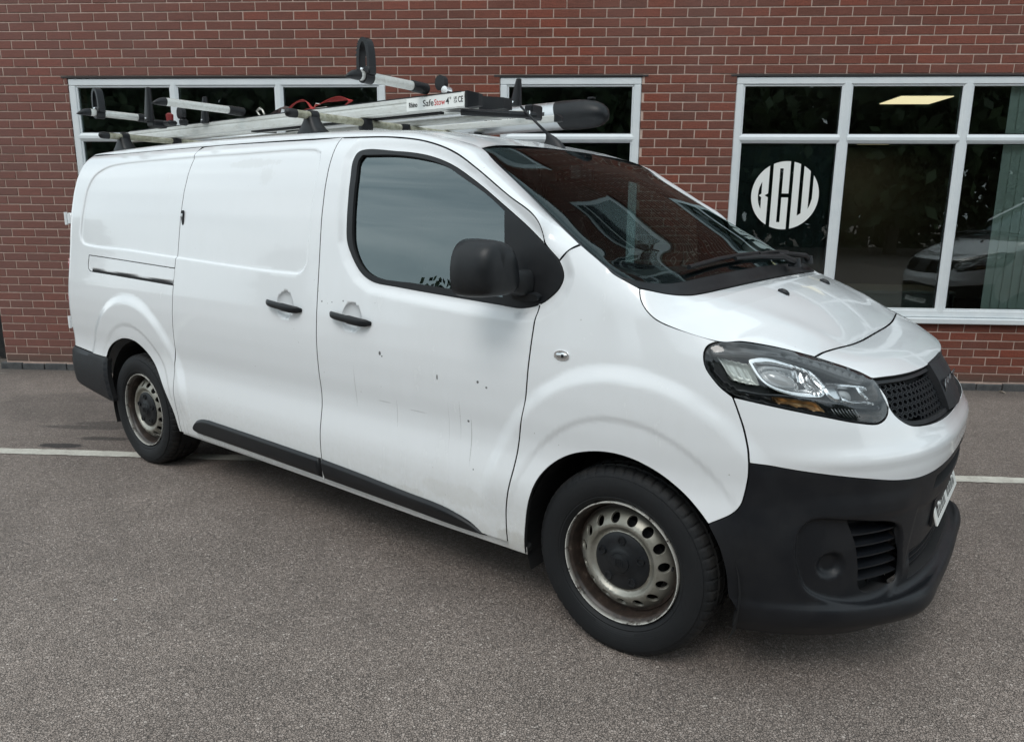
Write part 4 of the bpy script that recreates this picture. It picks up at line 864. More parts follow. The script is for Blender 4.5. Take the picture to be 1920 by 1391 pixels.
    # ---------------------------------------------------------------- door mirrors
    for side in (-1,1):
        s1=-side; W=lambda x,y,z:(x,y*(1 if side<0 else -1),z)
        mb=MB(); rings=[]
        # rings run from the glass (rear) to the rounded front cover
        for x,k,dz in ((-.545,.90,0),(-.535,1.0,0),(-.50,1.01,0),(-.455,.985,0),(-.425,.94,0),(-.404,.85,0),(-.394,.70,0),(-.391,.40,0),(-.390,.06,0)):
            R=[]
            for q in range(36):
                w=2*math.pi*q/36; yy=math.copysign(abs(math.cos(w))**(2/3.8),math.cos(w)); zz=math.copysign(abs(math.sin(w))**(2/3.8),math.sin(w))
                hy=.082*k*(1-.10*max(zz,0)); hz=.098*k; y=-1.062+yy*hy+(.030*(1-zz)/2 if yy>0 else .022*max(zz,0)**2)*k; z=1.339+zz*hz-(.012*max(yy,0)**2 if zz>0 else 0)*k
                if zz<-.1 : y+=0
                R.append(W(x+.02*(yy)*k,y,z))
            rings.append(R)
        mb.loft(rings); mir_=mb.build('wing_mirror',M['trim'],van,auto=50)
        mb=MB(); mb.loft([sring(W(-.460,-1.02,1.292),(.034,0,.004),(0,0,.036),18,3),sring(W(-.435,-.975,1.292),(.035,0,.004),(0,0,.040),18,3),sring(W(-.420,-.945,1.287),(.034,0,.004),(0,0,.046),18,3),sring(W(-.412,-.905,1.280),(.036,0,.004),(0,0,.050),18,3)]); mb.build('mirror_arm',M['trim'],mir_,auto=50)
        mb=MB(); mb.loft([sring(W(-.395,-1.055,1.305),(.020,0,0),(0,.05,0),16,2.5),sring(W(-.385,-1.0,1.318),(.014,0,0),(0,.03,0),16,2.5)]); 
        mb=MB(); mb.box(*[tuple(min(a,b) for a,b in zip(W(-.5475,-1.12,1.275),W(-.5455,-1.00,1.40))),tuple(max(a,b) for a,b in zip(W(-.5475,-1.12,1.275),W(-.5455,-1.00,1.40)))]); mb.build('mirror_glass',M['chrome'],mir_)
        # base plate moulded on the black window corner
        mb=MB(); mb.loft([sring(W(-.405,-.900,1.236),(.062,0,0),(0,0,.018),18,3),sring(W(-.403,-.922,1.234),(.056,0,0),(0,0,.014),18,3)]); mb.build('mirror_foot',M['trim'],mir_,auto=50)
    # aerial
    mb=MB(); rings=[]
    for t in np.linspace(0,1,8): rings.append(sring((-.905+.01*t-.05*t*t,0,1.832+.065*t),(.058*(1-t)**.8+.009,0,-.014*(1-t)),(0,.018*(1-t)+.007,0),14,2))
    an=mb.loft(rings).build('aerial',M['trim'],van,auto=60); MB().tube([(-.94,0,1.890),(-1.02,0,1.957),(-1.105,0,2.030)],[.008,.006,.0055],8).build('aerial_rod',M['trim'],an,smooth=True)
    # ---------------------------------------------------------------- roof bars with their feet
    for xb in (-1.92,-3.79):
        mb=MB(); mb.tube([(xb,-.705,1.98),(xb,.735,1.98)],.0185,18); b=mb.build('roof_bar',M['oldtube'],van,auto=50)
        for s_ in (-1,1):
            y0=s_*.735; mb=MB(); mb.loft([sring((xb,y0-s_*.035,1.98),(.0205,0,0),(0,0,.0205),18,2),sring((xb,y0,1.98),(.0215,0,0),(0,0,.0215),18,2),sring((xb,y0+s_*.016,1.98),(.018,0,0),(0,0,.018),18,2),sring((xb,y0+s_*.024,1.98),(.008,0,0),(0,0,.008),18,2)]); mb.build('end_cap',M['trim'],b,auto=60)
            mb=MB(); yc=s_*.60; mb.loft([sring((xb,yc,1.888),(.085,0,0),(0,.055,0),20,3.5),sring((xb,yc,1.900),(.085,0,0),(0,.055,0),20,3.5),sring((xb,yc+s_*.004,1.925),(.062,0,0),(0,.045,0),20,3.2),sring((xb,yc+s_*.006,1.955),(.040,0,0),(0,.036,0),20,3),sring((xb,yc+s_*.006,1.972),(.032,0,0),(0,.034,0),20,3)]); mb.build('bar_foot',M['trim'],b,auto=50)
            mb=MB(); mb.tube([(xb,yc-.022,1.98),(xb,yc+.022,1.98)],.0255,18); mb.build('bar_clamp',M['rubber'],b,auto=40)
        for yy in (-.26,.02):
            mb=MB(); mb.loft([sring((xb,yy,1.935),(.030,0,0),(0,.030,0),18,2.4),sring((xb,yy,1.955),(.040,0,0),(0,.034,0),18,2.4),sring((xb,yy,1.999),(.034,0,0),(0,.030,0),18,2.6)]); mb.build('load_clamp',M['rubber'],b,auto=50)
    return van
# ================================================================== setting
def ground():
    g=mesh('ground',[(-120,-150,0),(140,-150,0),(140,120,0),(-120,120,0)],[(0,1,2,3)],M['asphalt']); g['kind']='structure'
    def line(name,x0,x1,y0,y1,step=.05):
        n=int(abs(x1-x0)/step); V=[];F=[]
        for k in range(n+1):
            x=x0+(x1-x0)*k/n; V+=[(x,y0+RNG.uniform(-.006,.006),.004),(x,y1+RNG.uniform(-.006,.006),.004)]
        for k in range(n): F.append((2*k,2*k+2,2*k+3,2*k+1))
        o=mesh(name,V,F,M['line']); o['kind']='structure'
    line('road_marking',-8,13,-2.462,-2.362)
    o=mesh('road_marking',[(-.385,-.215,.004),(-2.6,-.46,.004),(-2.6,-.30,.004),(-1.2,-.215,.004)],[(0,3,2,1)],M['line']); o['kind']='structure'
ground()
WX0,WX1,WZ1=-.565,13.4,6.4
OPEN=[(.367,3.266,.60,2.70),(4.271,5.497,.60,2.70),(6.293,10.1,.60,2.70),(.367,3.266,4.05,5.40),(4.271,5.497,4.05,5.40),(6.293,10.1,4.05,5.40)]
def brick_building():
    B=thing('brick_building','red brick building with white framed office windows behind the van','building',(0,0,0))
    # mortar body with the window openings left out
    mb=MB(); xs=sorted({WX0,WX1,*[o[0] for o in OPEN],*[o[1] for o in OPEN]}); zs=sorted({-.3,WZ1,*[o[2] for o in OPEN],*[o[3] for o in OPEN]})
    def hole(x,z): return any(o[0]<x<o[1] and o[2]<z<o[3] for o in OPEN)
    V=[];F=[]; 
    for i in range(len(xs)-1):
        for j in range(len(zs)-1):
            if not hole((xs[i]+xs[i+1])/2,(zs[j]+zs[j+1])/2):
                b=len(V); V+=[(xs[i],.0055,zs[j]),(xs[i+1],.0055,zs[j]),(xs[i+1],.0055,zs[j+1]),(xs[i],.0055,zs[j+1])]; F.append((b,b+1,b+2,b+3))
                V+=[(x,.27,z) for x,_,z in V[b:b+4]]; F.append((b+7,b+6,b+5,b+4))
    for x0,x1,z0,z1 in OPEN+[(WX1,WX0,WZ1,-.3)]:
        for (a,c),(d,e_) in (((x0,z0),(x1,z0)),((x1,z0),(x1,z1)),((x1,z1),(x0,z1)),((x0,z1),(x0,z0))):
            b=len(V); V+=[(a,.0055,c),(d,.0055,e_),(d,.27,e_),(a,.27,c)]; F.append((b,b+1,b+2,b+3))
    wall=mb.add(V,F).build('wall',M['mortar'],B,fix=False)
    # bricks laid in stretcher bond, cut at the openings
    L=[];row=0
    nz=int(WZ1/.075)
    for r in range(1,nz):
        z0=r*.075+.0; idx=36-r   # course number counted down from the window head
        off=0 if (idx%2)==1 or True else 0
        odd=((idx-1)%2)!=0       # courses alternate by half a brick
        x=-.9 if odd else -.9-.1125
        segs=[(WX0,WX1)]
        zc=z0+.0375
        for a,b,c,d in OPEN:
            if c<zc<d:
                ns=[]
                for s0,s1 in segs:
                    if s0<a: ns.append((s0,min(s1,a)))
                    if s1>b: ns.append((max(s0,b),s1))
                segs=ns
        while x<WX1:
            for s0,s1 in segs:
                a=max(x+.005,s0); b=min(x+.220,s1)
                if b-a>.02: L.append((a,b,z0+.005,z0+.070))
            x+=.225
    def score(b):
        xc=(b[0]+b[1])/2; zc=(b[2]+b[3])/2
        if b[1]-b[0]<.05: return 0
        dx=xc-4.812;dz=zc-1.518; d=math.sqrt(dx*dx+dz*dz+6.7**2)
        vis=(zc>2.66 and zc<3.33 and -.6<xc<9.0) or (5.5<xc<6.3 and 1.35<zc<3.3) or (8.15<xc<9.0 and .0<zc<.6)
        if zc>3.22 or (not vis): return 0
        return 1/d
    L.sort(key=score,reverse=True); near=[b for b in L[:300] if score(b)>0]; rest=L[len(near):]
    cache={}
    for a,b,c,d in near:
        w=round(b-a,3)
        if w not in cache:
            cache[w]=[]
            for v in range(3):
                m_=MB(); m_.box((-w/2,0,-.0325),(w/2,.05,.0325),bev=.0022)
                m_.V=[(x+RNG.uniform(-.0012,.0012),y+RNG.uniform(-.0006,.0006),z+RNG.uniform(-.0012,.0012)) for x,y,z in m_.V]
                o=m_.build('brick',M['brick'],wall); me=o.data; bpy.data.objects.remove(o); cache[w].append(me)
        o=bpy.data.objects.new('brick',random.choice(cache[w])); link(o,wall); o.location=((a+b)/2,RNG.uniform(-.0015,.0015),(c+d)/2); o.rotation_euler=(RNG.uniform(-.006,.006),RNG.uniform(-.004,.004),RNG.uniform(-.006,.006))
    V=[];F=[]
    for a,b,c,d in rest:
        y=RNG.uniform(-.0015,.0015); e_=.002; j=RNG.uniform(-.0012,.0012,4); k=len(V)
        V+=[(a+j[0],y+e_,c+j[1]),(b+j[2],y+e_,c+j[1]),(b+j[2],y+e_,d+j[3]),(a+j[0],y+e_,d+j[3]),(a+j[0]+e_,y,c+j[1]+e_),(b+j[2]-e_,y,c+j[1]+e_),(b+j[2]-e_,y,d+j[3]-e_),(a+j[0]+e_,y,d+j[3]-e_),(a+j[0],y+.02,c+j[1]),(b+j[2],y+.02,c+j[1]),(b+j[2],y+.02,d+j[3]),(a+j[0],y+.02,d+j[3])]
        F+=[(k+4,k+5,k+6,k+7)]+[(k+p,k+(p+1)%4,k+4+(p+1)%4,k+4+p) for p in range(4)]+[(k+8+p,k+8+(p+1)%4,k+(p+1)%4,k+p) for p in range(4)]
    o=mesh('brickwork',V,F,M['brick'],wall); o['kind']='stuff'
    # the end of the wall on the left: header bricks
    mb=MB()
    for r in range(1,nz):
        z=r*.075; mb.box((WX0-.004,.01 if r%2 else .06,z+.005),(WX0+.03,.11 if r%2 else .26,z+.07),bev=.002)
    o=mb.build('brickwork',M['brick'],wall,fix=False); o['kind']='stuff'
    # dark engineering bricks along the foot of the wall
    x=-.62; pm=None
    while x<WX1-.1:
        mb=MB(); mb.box((x+.005,-.022+RNG.uniform(-.003,.003),-.05),(x+.22,.05,.062+RNG.uniform(-.006,.003)),bev=.004); mb.build('plinth_brick',M['blue'],wall,fix=False); x+=.225
    # windows
    def window(x0,x1,mull,zb=.60,zt=2.70,tr=(2.140,2.215),low=True):
        bw=.062; y0=.006;y1=.066
        mb=MB()
        def bar(a,b,w=None):
            mb.box((a[0],y0,a[1]),(b[0],y1,b[1]),bev=.006)
        bar((x0+.004,zt-.082),(x1-.004,zt-.022)); bar((x0+.004,zb+.055),(x1-.004,zb+.118))
        bar((x0+.004,zb+.118),(x0+.066,zt-.082)); bar((x1-.066,zb+.118),(x1-.004,zt-.082))
        # inner bead, a step back
        ix0,ix1,iz0,iz1=x0+.066,x1-.066,zb+.118,zt-.082
        mb.box((ix0,y0+.010,iz1-.014),(ix1,y1-.004,iz1),bev=.003); mb.box((ix0,y0+.010,iz0),(ix1,y1-.004,iz0+.014),bev=.003); mb.box((ix0,y0+.010,iz0+.014),(ix0+.014,y1-.004,iz1-.014),bev=.003); mb.box((ix1-.014,y0+.010,iz0+.014),(ix1,y1-.004,iz1-.014),bev=.003)
        w=mb.build('window',M['upvc'],B,auto=30)
        def prof(name,a,b,h,vert):
            # chamfered bar, pointed profile like a glazing bar with beads each side
            c=(h[0]+h[1])/2; hw=(h[1]-h[0])/2; q=[(-hw,.018),(-hw+.012,.010),(-hw+.026,.002),(hw-.026,.002),(hw-.012,.010),(hw,.018),(hw,y1),(-hw,y1)]
            R=[]
            for t in (a,b):
                R.append([((c+u),y0+v_-.004,t) if vert else (t,y0+v_-.004,c+u) for u,v_ in q])
            m_=MB(); m_.loft(R); m_.build(name,M['upvc'],w)
        cells_x=[ix0]+[v for m_ in mull for v in m_]+[ix1]
        for m_ in mull: prof('mullion',iz0-.02,iz1+.02,m_,True)
        for k in range(0,len(cells_x),2): 
            prof('transom',cells_x[k]-.015,cells_x[k+1]+.015,tr,False)
            for (a,b) in ((iz0,tr[0]),(tr[1],iz1)):
                m_=MB(); m_.box((cells_x[k],.030,a),(cells_x[k+1],.0345,b)); m_.build('pane',M['pane'],w,fix=False)
                m_=MB(); g=.004; 
                m_.tube([(cells_x[k]+g,.029,a+g),(cells_x[k+1]-g,.029,a+g),(cells_x[k+1]-g,.029,b-g),(cells_x[k]+g,.029,b-g)],.0045,4,closed=True); m_.build('gasket',M['rubber'],w,fix=False)
        m_=MB(); m_.box((x0-.03,-.050,zb+.002),(x1+.03,.05,zb+.052),bev=.006); m_.build('window_sill',M['upvc'],w,fix=False)
        m_=MB(); m_.box((x0-.05,-.004,zt-.018),(x1+.05,.12,zt-.003)); m_.build('lintel',M['lintel'],B,fix=False)
        return w
    w1=window(.367,3.266,[(1.300,1.380),(2.262,2.342)])
    w2=window(4.271,5.497,[])
    w3=window(6.293,10.1,[(7.180,7.272),(8.172,8.262),(9.16,9.25)])
    for a,b,m_ in ((.367,3.266,[(1.300,1.380),(2.262,2.342)]),(4.271,5.497,[]),(6.293,10.1,[(7.180,7.272),(8.172,8.262),(9.16,9.25)])): window(a,b,m_,4.05,5.40,(4.95,5.03))
    # dark backing film behind the pane with the round monogram, and behind the narrower windows
    fm=mat('window_film',(.010,.022,.022),.35); t=NT(fm); wp=t.n('ShaderNodeNewGeometry').outputs['Position']; s_=t.n('ShaderNodeMapping',{'Vector':wp,'Scale':(1,1,.02)}).outputs[0]
    t.l(t.ramp(t.noise(s_,26,3,.6),[(.35,(.007,.014,.016)),(.65,(.014,.030,.030))]),t.b.inputs['Base Color'])
    m_=MB(); m_.box((6.36,.060,.72),(7.18,.064,2.14)); m_.build('window_film',fm,w3,fix=False)
    # monogram: three upright letters cut to a circle
    C0=(6.782,1.7015);R0=.290
    def clip(P):
        n=120; out=list(P)
        for k in range(n):
            w=2*math.pi*k/n; nx,nz_=math.cos(w),math.sin(w); new=[]
            for i in range(len(out)):
                p,q=out[i-1],out[i]; dp=(p[0]-C0[0])*nx+(p[1]-C0[1])*nz_-R0; dq=(q[0]-C0[0])*nx+(q[1]-C0[1])*nz_-R0
                if dp<=0 and dq<=0: new.append(q)
                elif dp<=0<dq: t_=dp/(dp-dq); new.append((p[0]+(q[0]-p[0])*t_,p[1]+(q[1]-p[1])*t_))
                elif dq<=0<dp: t_=dp/(dp-dq); new.append((p[0]+(q[0]-p[0])*t_,p[1]+(q[1]-p[1])*t_)); new.append(q)
            out=new
        return out
    def arc(r,x_lo,x_hi,sgn,up):
        pts=[]
        for k in range(25):
            w=math.pi/2*up+0; 
        return pts
    def letter(name,outer,holes=()):
        o_=clip(outer); pts=[];ed=[]
        for lp in [o_]+[h for h in holes]:
            b=len(pts); pts+=lp; ed+=[(b+i,b+(i+1)%len(lp)) for i in range(len(lp))]
        r=delaunay_2d_cdt([Vector(p) for p in pts],ed,[],0,1e-5); ov=np.array([tuple(p) for p in r[0]]); f=np.array([t_ for t_ in r[2] if len(t_)==3]); c=ov[f].mean(1)
        ok=inside(c[:,0],c[:,1],o_)
        for h in holes: ok&=~inside(c[:,0],c[:,1],h)
        f=f[ok]; V=[(x,.0285,z) for x,z in ov]; mesh(name,V,f.tolist(),M['white'],w3)
    ri=R0-.057
    def inner(x,s_): return C0[1]+s_*math.sqrt(max(ri*ri-(x-C0[0])**2,0))
    xsB=[6.579-(6.579-(C0[0]-ri))*k/8 for k in range(9)]
    up=[(6.579,inner(6.579,1)),*[(x,inner(x,1)) for x in xsB[1:-1]],(C0[0]-ri,C0[1]+.004)]
    up_=[(6.579,1.716),(6.579,inner(6.579,1))]+[(x,inner(x,1)) for x in xsB[1:]]+[(x,inner(x,-1)) for x in xsB[::-1][1:]]+[(6.579,1.686),(6.557,1.701)]
    letter('monogram_letter',[(6.45,2.05),(6.636,2.05),(6.636,1.719),(6.607,1.702),(6.636,1.685),(6.634,1.35),(6.45,1.35)],[up_])
    letter('monogram_letter',[(6.667,2.05),(6.811,2.05),(6.811,1.719),(6.753,1.719),(6.753,1.931),(6.7245,1.931),(6.7245,1.473),(6.753,1.473),(6.753,1.685),(6.811,1.685),(6.811,1.35),(6.667,1.35)])
    xw=[6.985+(C0[0]+ri-6.985)*k/8 for k in range(9)]
    def zi(x): return inner(x,-1)
    slot=[(7.0155,2.05)]+[(7.0155,zi(7.0135))]+[(x,zi(x)) for x in np.linspace(7.011,6.986,6)]+[(6.986,2.05)]
    slot1=[(6.929,2.05),(6.929,zi(6.929)+.03),(6.898,zi(6.898)+.03),(6.898,2.05)]
    letter('monogram_letter',[(6.841,1.35),(7.12,1.35),(7.12,2.05)]+slot+slot1+[(6.841,2.05)])
    return B
B=brick_building()
# ------------------------------------------------------------------ rooms behind the glass
M['roomwall']=mat('room_wall',(.42,.43,.40),.9); M['carpet']=mat('room_carpet',(.12,.13,.14),.95); M['ceil']=mat('ceiling_tiles',(.30,.30,.28),.9)
def bx(name,a,b,m,kind='structure'):
    o=MB().box(a,b).build(name,m,None,fix=False); 
    if kind: o['kind']=kind
    return o
bx('floor',(-.5,.275,-.05),(13.3,7.6,.05),M['carpet']); bx('ceiling',(-.5,.275,2.78),(13.3,7.6,2.9),M['ceil']); bx('ceiling',(-.5,.275,5.6),(13.3,7.6,5.7),M['ceil'])
bx('back_wall',(-.5,7.6,-.05),(13.3,7.7,6.3),M['roomwall']); bx('side_wall',(-.54,.275,-.05),(-.45,7.6,6.3),M['roomwall']); bx('side_wall',(13.2,.275,-.05),(13.3,7.6,6.3),M['roomwall']); bx('partition',(5.85,.275,0),(5.95,7.6,2.78),M['roomwall'])
bx('roof_slab',(-.56,.01,6.4),(13.4,7.7,6.6),M['lintel'])
def ceiling_light(x,y,lab):
    t=thing('ceiling_light',lab,'ceiling light',(x,y,2.775),0,'ceiling light panels in the office')
    m_=mat('light_diffuser',(.8,.75,.6),.6,emit=(1,.78,.48),es=1.05)
    MB().box((-.29,-.29,-.012),(.29,.29,0),bev=.003).build('light_frame',M['upvc'],t,fix=False); MB().box((-.265,-.265,-.018),(.265,.265,-.0125)).build('diffuser',m_,t,fix=False)
ceiling_light(8.62,1.88,'lit square ceiling light seen through the upper middle pane')
ceiling_light(10.20,6.6,'lit square ceiling light deeper in the office, just under the window transom')
M['blind']=noisy('blind_fabric',(.74,.78,.71),(.84,.87,.80),2.0,.9,.05,.002)
vb=thing('vertical_blinds','pale grey green vertical blinds hanging inside the right hand window','blinds',(8.66,.12,2.62))
x=0
while x<1.36:
    o=MB().box((-.0445,-.001,-1.94),(.0445,.001,0)).build('blind_slat',M['blind'],vb,fix=False); o.location=(x,0,0); o.rotation_euler=(0,0,rad(7)+RNG.uniform(-.03,.03)); x+=.078
MB().box((-.05,-.02,0),(1.42,.02,.03)).build('head_rail',M['upvc'],vb,fix=False)
vb2=thing('vertical_blinds','dim vertical blinds behind the upper left window of the building','blinds',(1.0,.9,2.60)) if False else None
dk=thing('desk','pale office desk seen dimly through the middle pane','desk',(8.1,1.5,.05))
MB().box((-.8,-.4,.70),(.8,.4,.73),bev=.004).build('desk_top',mat('desk_laminate',(.42,.43,.40),.5),dk,fix=False); MB().box((-.8,-.38,.12),(.8,-.36,.70)).build('modesty_panel',mat('desk_panel',(.36,.38,.35),.6),dk,fix=False)
for sx in (-.77,.77): MB().box((sx-.02,-.38,0),(sx+.02,.38,.70)).build('leg',M['satin'],dk,fix=False)
oc=thing('office_chair','dark office chair standing behind the desk in the dim room','chair',(7.45,1.25,.05),rad(20))
mb=MB(); mb.loft([sring((0,0,.44),(.24,0,0),(0,.24,0),18,3),sring((0,0,.52),(.25,0,0),(0,.25,0),18,3)]).build('seat',M['seat'],oc,auto=50)
mb=MB(); mb.loft([sring((-.24,0,z),(.03,0,0),(0,w,0),18,3) for z,w in ((.62,.18),(.75,.23),(1.0,.23),(1.12,.19))]).build('backrest',M['seat'],oc,auto=50)
mb=MB(); mb.tube([(0,0,.07),(0,0,.44)],.03,10); [mb.tube([(0,0,.09),(.3*math.cos(w),.3*math.sin(w),.05)],.018,6) for w in np.arange(5)*2*math.pi/5]; mb.tube([(-.05,0,.45),(-.25,0,.50),(-.27,0,.8)],.02,6); mb.build('base',M['cabin'],oc)
# ------------------------------------------------------------------ the van
van=panel_van()
def copy_tree(o,parent=None):
    c=o.copy(); COL.objects.link(c); c.parent=parent
    for ch in list(o.children): copy_tree(ch,c)
    return c
van2=copy_tree(van); van2.location=(10.2,-2.8,0); van2.rotation_euler=(0,0,rad(180)); van2['label']='second white van parked nose to the left, seen only reflected in the right window'
VM_=Matrix.Translation((VX,VY,0))@Matrix.Rotation(VR,4,'Z')
def onvan(name,label,cat,group=None): 
    t=thing(name,label,cat,(VX,VY,0),VR,group); return t
# ladder loading rack on the bars
lr=onvan('ladder_rack','silver ladder loading rack with black clamps bolted across the van roof bars','ladder rack')
def beam(name,y0,y1,z0,z1,x0,x1,m,pr,groove=True):
    q=[(y0,z0+.004),(y0+.004,z0),(y1-.004,z0),(y1,z0+.004),(y1,z1-.004),(y1-.004,z1),(y0+.006,z1),(y0,z1-.006)]
    if groove: h=z1-z0; q+= [(y0,z0+h*.72),(y0+.004,z0+h*.70),(y0+.004,z0+h*.64),(y0,z0+h*.62),(y0-.0015,z0+h*.50),(y0-.0015,z0+h*.18),(y0,z0+h*.14)]
    return MB().loft([[(x0,y,z) for y,z in q],[(x1,y,z) for y,z in q]]).build(name,m,pr)
BXF=-1.20
beam('upper_beam',-.292,-.245,2.002,2.072,-4.36,BXF,M['alu'],lr); beam('upper_beam',.03,.075,2.036,2.092,-4.30,-1.36,M['alu'],lr)
MB().box((-4.34,-.288,2.0725),(-1.24,-.252,2.0765)).build('slide_strip',M['rubber'],lr,fix=False)
MB().box((-3.0,-.215,2.0),(-1.45,-.17,2.012)).build('beam_shade_strip',M['gap'],lr,fix=False)  # black strip standing in for the shadow between beam and lower rail
beam('lower_rail',.10,.14,2.000,2.033,-3.95,-1.14,M['alu'],lr); beam('lower_rail',.36,.40,2.000,2.033,-3.95,-1.14,M['alu'],lr,False)
MB().box((-4.30,-.245,2.058),(-4.18,.03,2.066)).build('cross_plate',M['alu'],lr,fix=False); MB().box((-1.60,-.245,2.050),(-1.38,.03,2.060)).build('cross_plate',M['alu'],lr,fix=False)
def endcap(x,y0,y1,z0,z1,d,m=M['rubber']): MB().loft([[(x-.01,y0-.002,z0-.002),(x-.01,y1+.002,z0-.002),(x-.01,y1+.002,z1+.002),(x-.01,y0-.002,z1+.002)],[(x+.006,y0-.002,z0-.002),(x+.006,y1+.002,z0-.002),(x+.006,y1+.002,z1+.002),(x+.006,y0-.002,z1+.002)],[(x+d,y0+.02,z0+.004),(x+d,y1+.002,z0+.004),(x+d,y1+.002,z1-.012),(x+d,y0+.02,z1-.012)]]).build('end_cap',m,lr)
endcap(BXF,-.292,-.245,2.002,2.072,.055); endcap(-1.36,.005,.095,2.030,2.098,.13); endcap(-1.14,.10,.14,2.0,2.033,.02); endcap(-1.14,.36,.40,2.0,2.033,.02)
MB().box((-1.16,.10,1.985),(-1.11,.20,2.055),bev=.008).build('end_stop',M['rubber'],lr); 
mb=MB(); mb.loft([sring((-1.30,-.27,1.995),(.05,0,0),(0,.012,0),10,3),sring((-1.14,-.10,1.990),(.05,0,0),(0,.02,0),10,3)]); mb.tube([(-1.28,-.24,1.992),(-1.10,-.02,1.990),(-1.06,.06,1.992)],.016,8); mb.build('latch_arm',M['rubber'],lr,auto=40)
MB().tube([(-1.075,.02,1.99),(-1.075,.02,2.01)],.012,10).build('latch_bolt',M['chrome'],lr,auto=40)
MB().box((-2.56,-.135,1.93),(-2.52,-.10,1.998),bev=.003).build('side_bracket',mat('red_bracket',(.16,.03,.025),.5),lr)
def arm(x,y0,y1,z=2.108):
    a=MB(); q=[(math.cos(w)*.021,math.sin(w)*.021) for w in np.linspace(0,2*np.pi,19)[:-1]]
    R=lambda y:[(x+c,y,z+s_*1.02) for c,s_ in q]
    a.loft([R(y0),R(y1)]); o=a.build('load_arm',M['alu'],lr,auto=50)
    c=MB(); s2=.0225
    rr=[]
    for t,k,dz in ((0,1,0),(.010,1.02,0),(.035,.86,-.003),(.06,.5,-.010),(.078,.12,-.016)): rr.append([(x+cx_*k*1.06,y0-t,z+dz+cz_*k*1.06) for cx_,cz_ in q])
    c.loft(rr).build('arm_tip',M['rubber'],o,auto=60)
    c=MB(); c.tube([(x,y1-.04,z),(x,y1+.06,z-.002)],.026,14); c.build('arm_joint',M['rubber'],o,auto=50)
    return o
def hoop(x,y,z,h,w,o,thick=.014):
    mb=MB(); pts=[]; 
    for t in np.linspace(0,1,17):
        a_=math.pi*t; pts.append((x-math.cos(a_)*w*(1 if t<.5 else .95),y,z+h*math.sin(a_)**.62))
    rings=[]
    P=[Vector(p) for p in pts]
    for i,p in enumerate(P):
        tt=(P[min(i+1,16)]-P[max(i-1,0)]).normalized(); nn=Vector((0,1,0)); bb=tt.cross(nn)
        rings.append([p+nn*.020+bb*thick*.6,p+nn*.020-bb*thick*.6,p-nn*.020-bb*thick*.6,p-nn*.020+bb*thick*.6])
    mb.loft(rings); 
    for i in range(2,10): 
        p=P[i]; mb.box((p.x-.012-thick*.4,p.y-.018,p.z-.003),(p.x-.0,p.y+.018,p.z+.003))
    mb.build('ladder_clamp',M['rubber'],o,auto=40)
    mb=MB(); mb.tube([(x,y-.024,z-.018),(x,y+.024,z-.018)],.030,16); mb.box((x-w-.008,y-.022,z-.012),(x+w+.008,y+.022,z+.022),bev=.005); mb.build('clamp_collar',M['rubber'],o,auto=40)
    MB().loft([sring((x,y-.025,z+.012),(.007,0,0),(0,0,.007),12,2),sring((x,y-.031,z+.012),(.005,0,0),(0,0,.005),12,2)]).build('clamp_bolt',M['chrome'],o,auto=40)
a1=arm(-1.47,-.700,-.335); hoop(-1.47,-.655,2.125,.135,.034,a1)
a2=arm(-2.965,-.765,-.345)
a3=arm(-3.785,-.80,-.47); hoop(-3.785,-.745,2.122,.125,.036,a3)
def fin(x,y,z,h,w,kind='fin'):
    mb=MB(); rings=[]
    for t in np.linspace(0,1,8): rings.append(sring((x+.02*t,y,z+h*t),(w*(1-.62*t**1.3),0,0),(0,.020*(1-.3*t),0),14,2.6))
    rings.append(sring((x+.02,y,z+h*1.02),(w*.25,0,0),(0,.008,0),14,2.6)); o=mb.loft(rings).build('upright_stop',M['rubber'],lr,auto=50)
    MB().loft([sring((x,y-.020,z+.02),(.006,0,0),(0,0,.006),10,2),sring((x,y-.027,z+.02),(.005,0,0),(0,0,.005),10,2)]).build('stop_bolt',M['chrome'],o,auto=40)
fin(-3.66,-.50,2.075,.20,.045); fin(-3.36,-.30,2.065,.155,.032); fin(-1.36,.30,2.085,.135,.034)
def disc_clip(x,y,z,r):
    mb=MB(); mb.loft([sring((x,y-.014,z),(r,0,0),(0,0,r*1.15),18,2.2),sring((x,y+.014,z),(r,0,0),(0,0,r*1.15),18,2.2)]); mb.build('folded_clip',M['rubber'],lr,auto=40)
disc_clip(-1.375,-.27,2.125,.030); disc_clip(-3.47,-.39,2.125,.032)
MB().tube([(-1.345,-.285,2.088),(-1.345,-.25,2.088)],.020,14).build('pivot_block',M['chrome'],lr,auto=40)
mb=MB(); mb.box((-3.70,-.50,2.04),(-3.61,-.40,2.088),bev=.012); mb.box((-3.58,-.46,2.05),(-3.50,-.40,2.08),bev=.01); mb.box((-3.48,-.41,2.05),(-3.44,-.36,2.09),bev=.01); mb.build('pivot_block',M['rubber'],lr)
mb=MB(); mb.loft([sring((-3.53,-.435,2.075),(.020,0,0),(0,.02,0),14,2.4),sring((-3.53,-.435,2.115),(.022,0,0),(0,.022,0),14,2.4),sring((-3.53,-.435,2.125),(.010,0,0),(0,.01,0),14,2)]); mb.build('release_knob',mat('dull_red',(.20,.02,.02),.45),lr,auto=50)
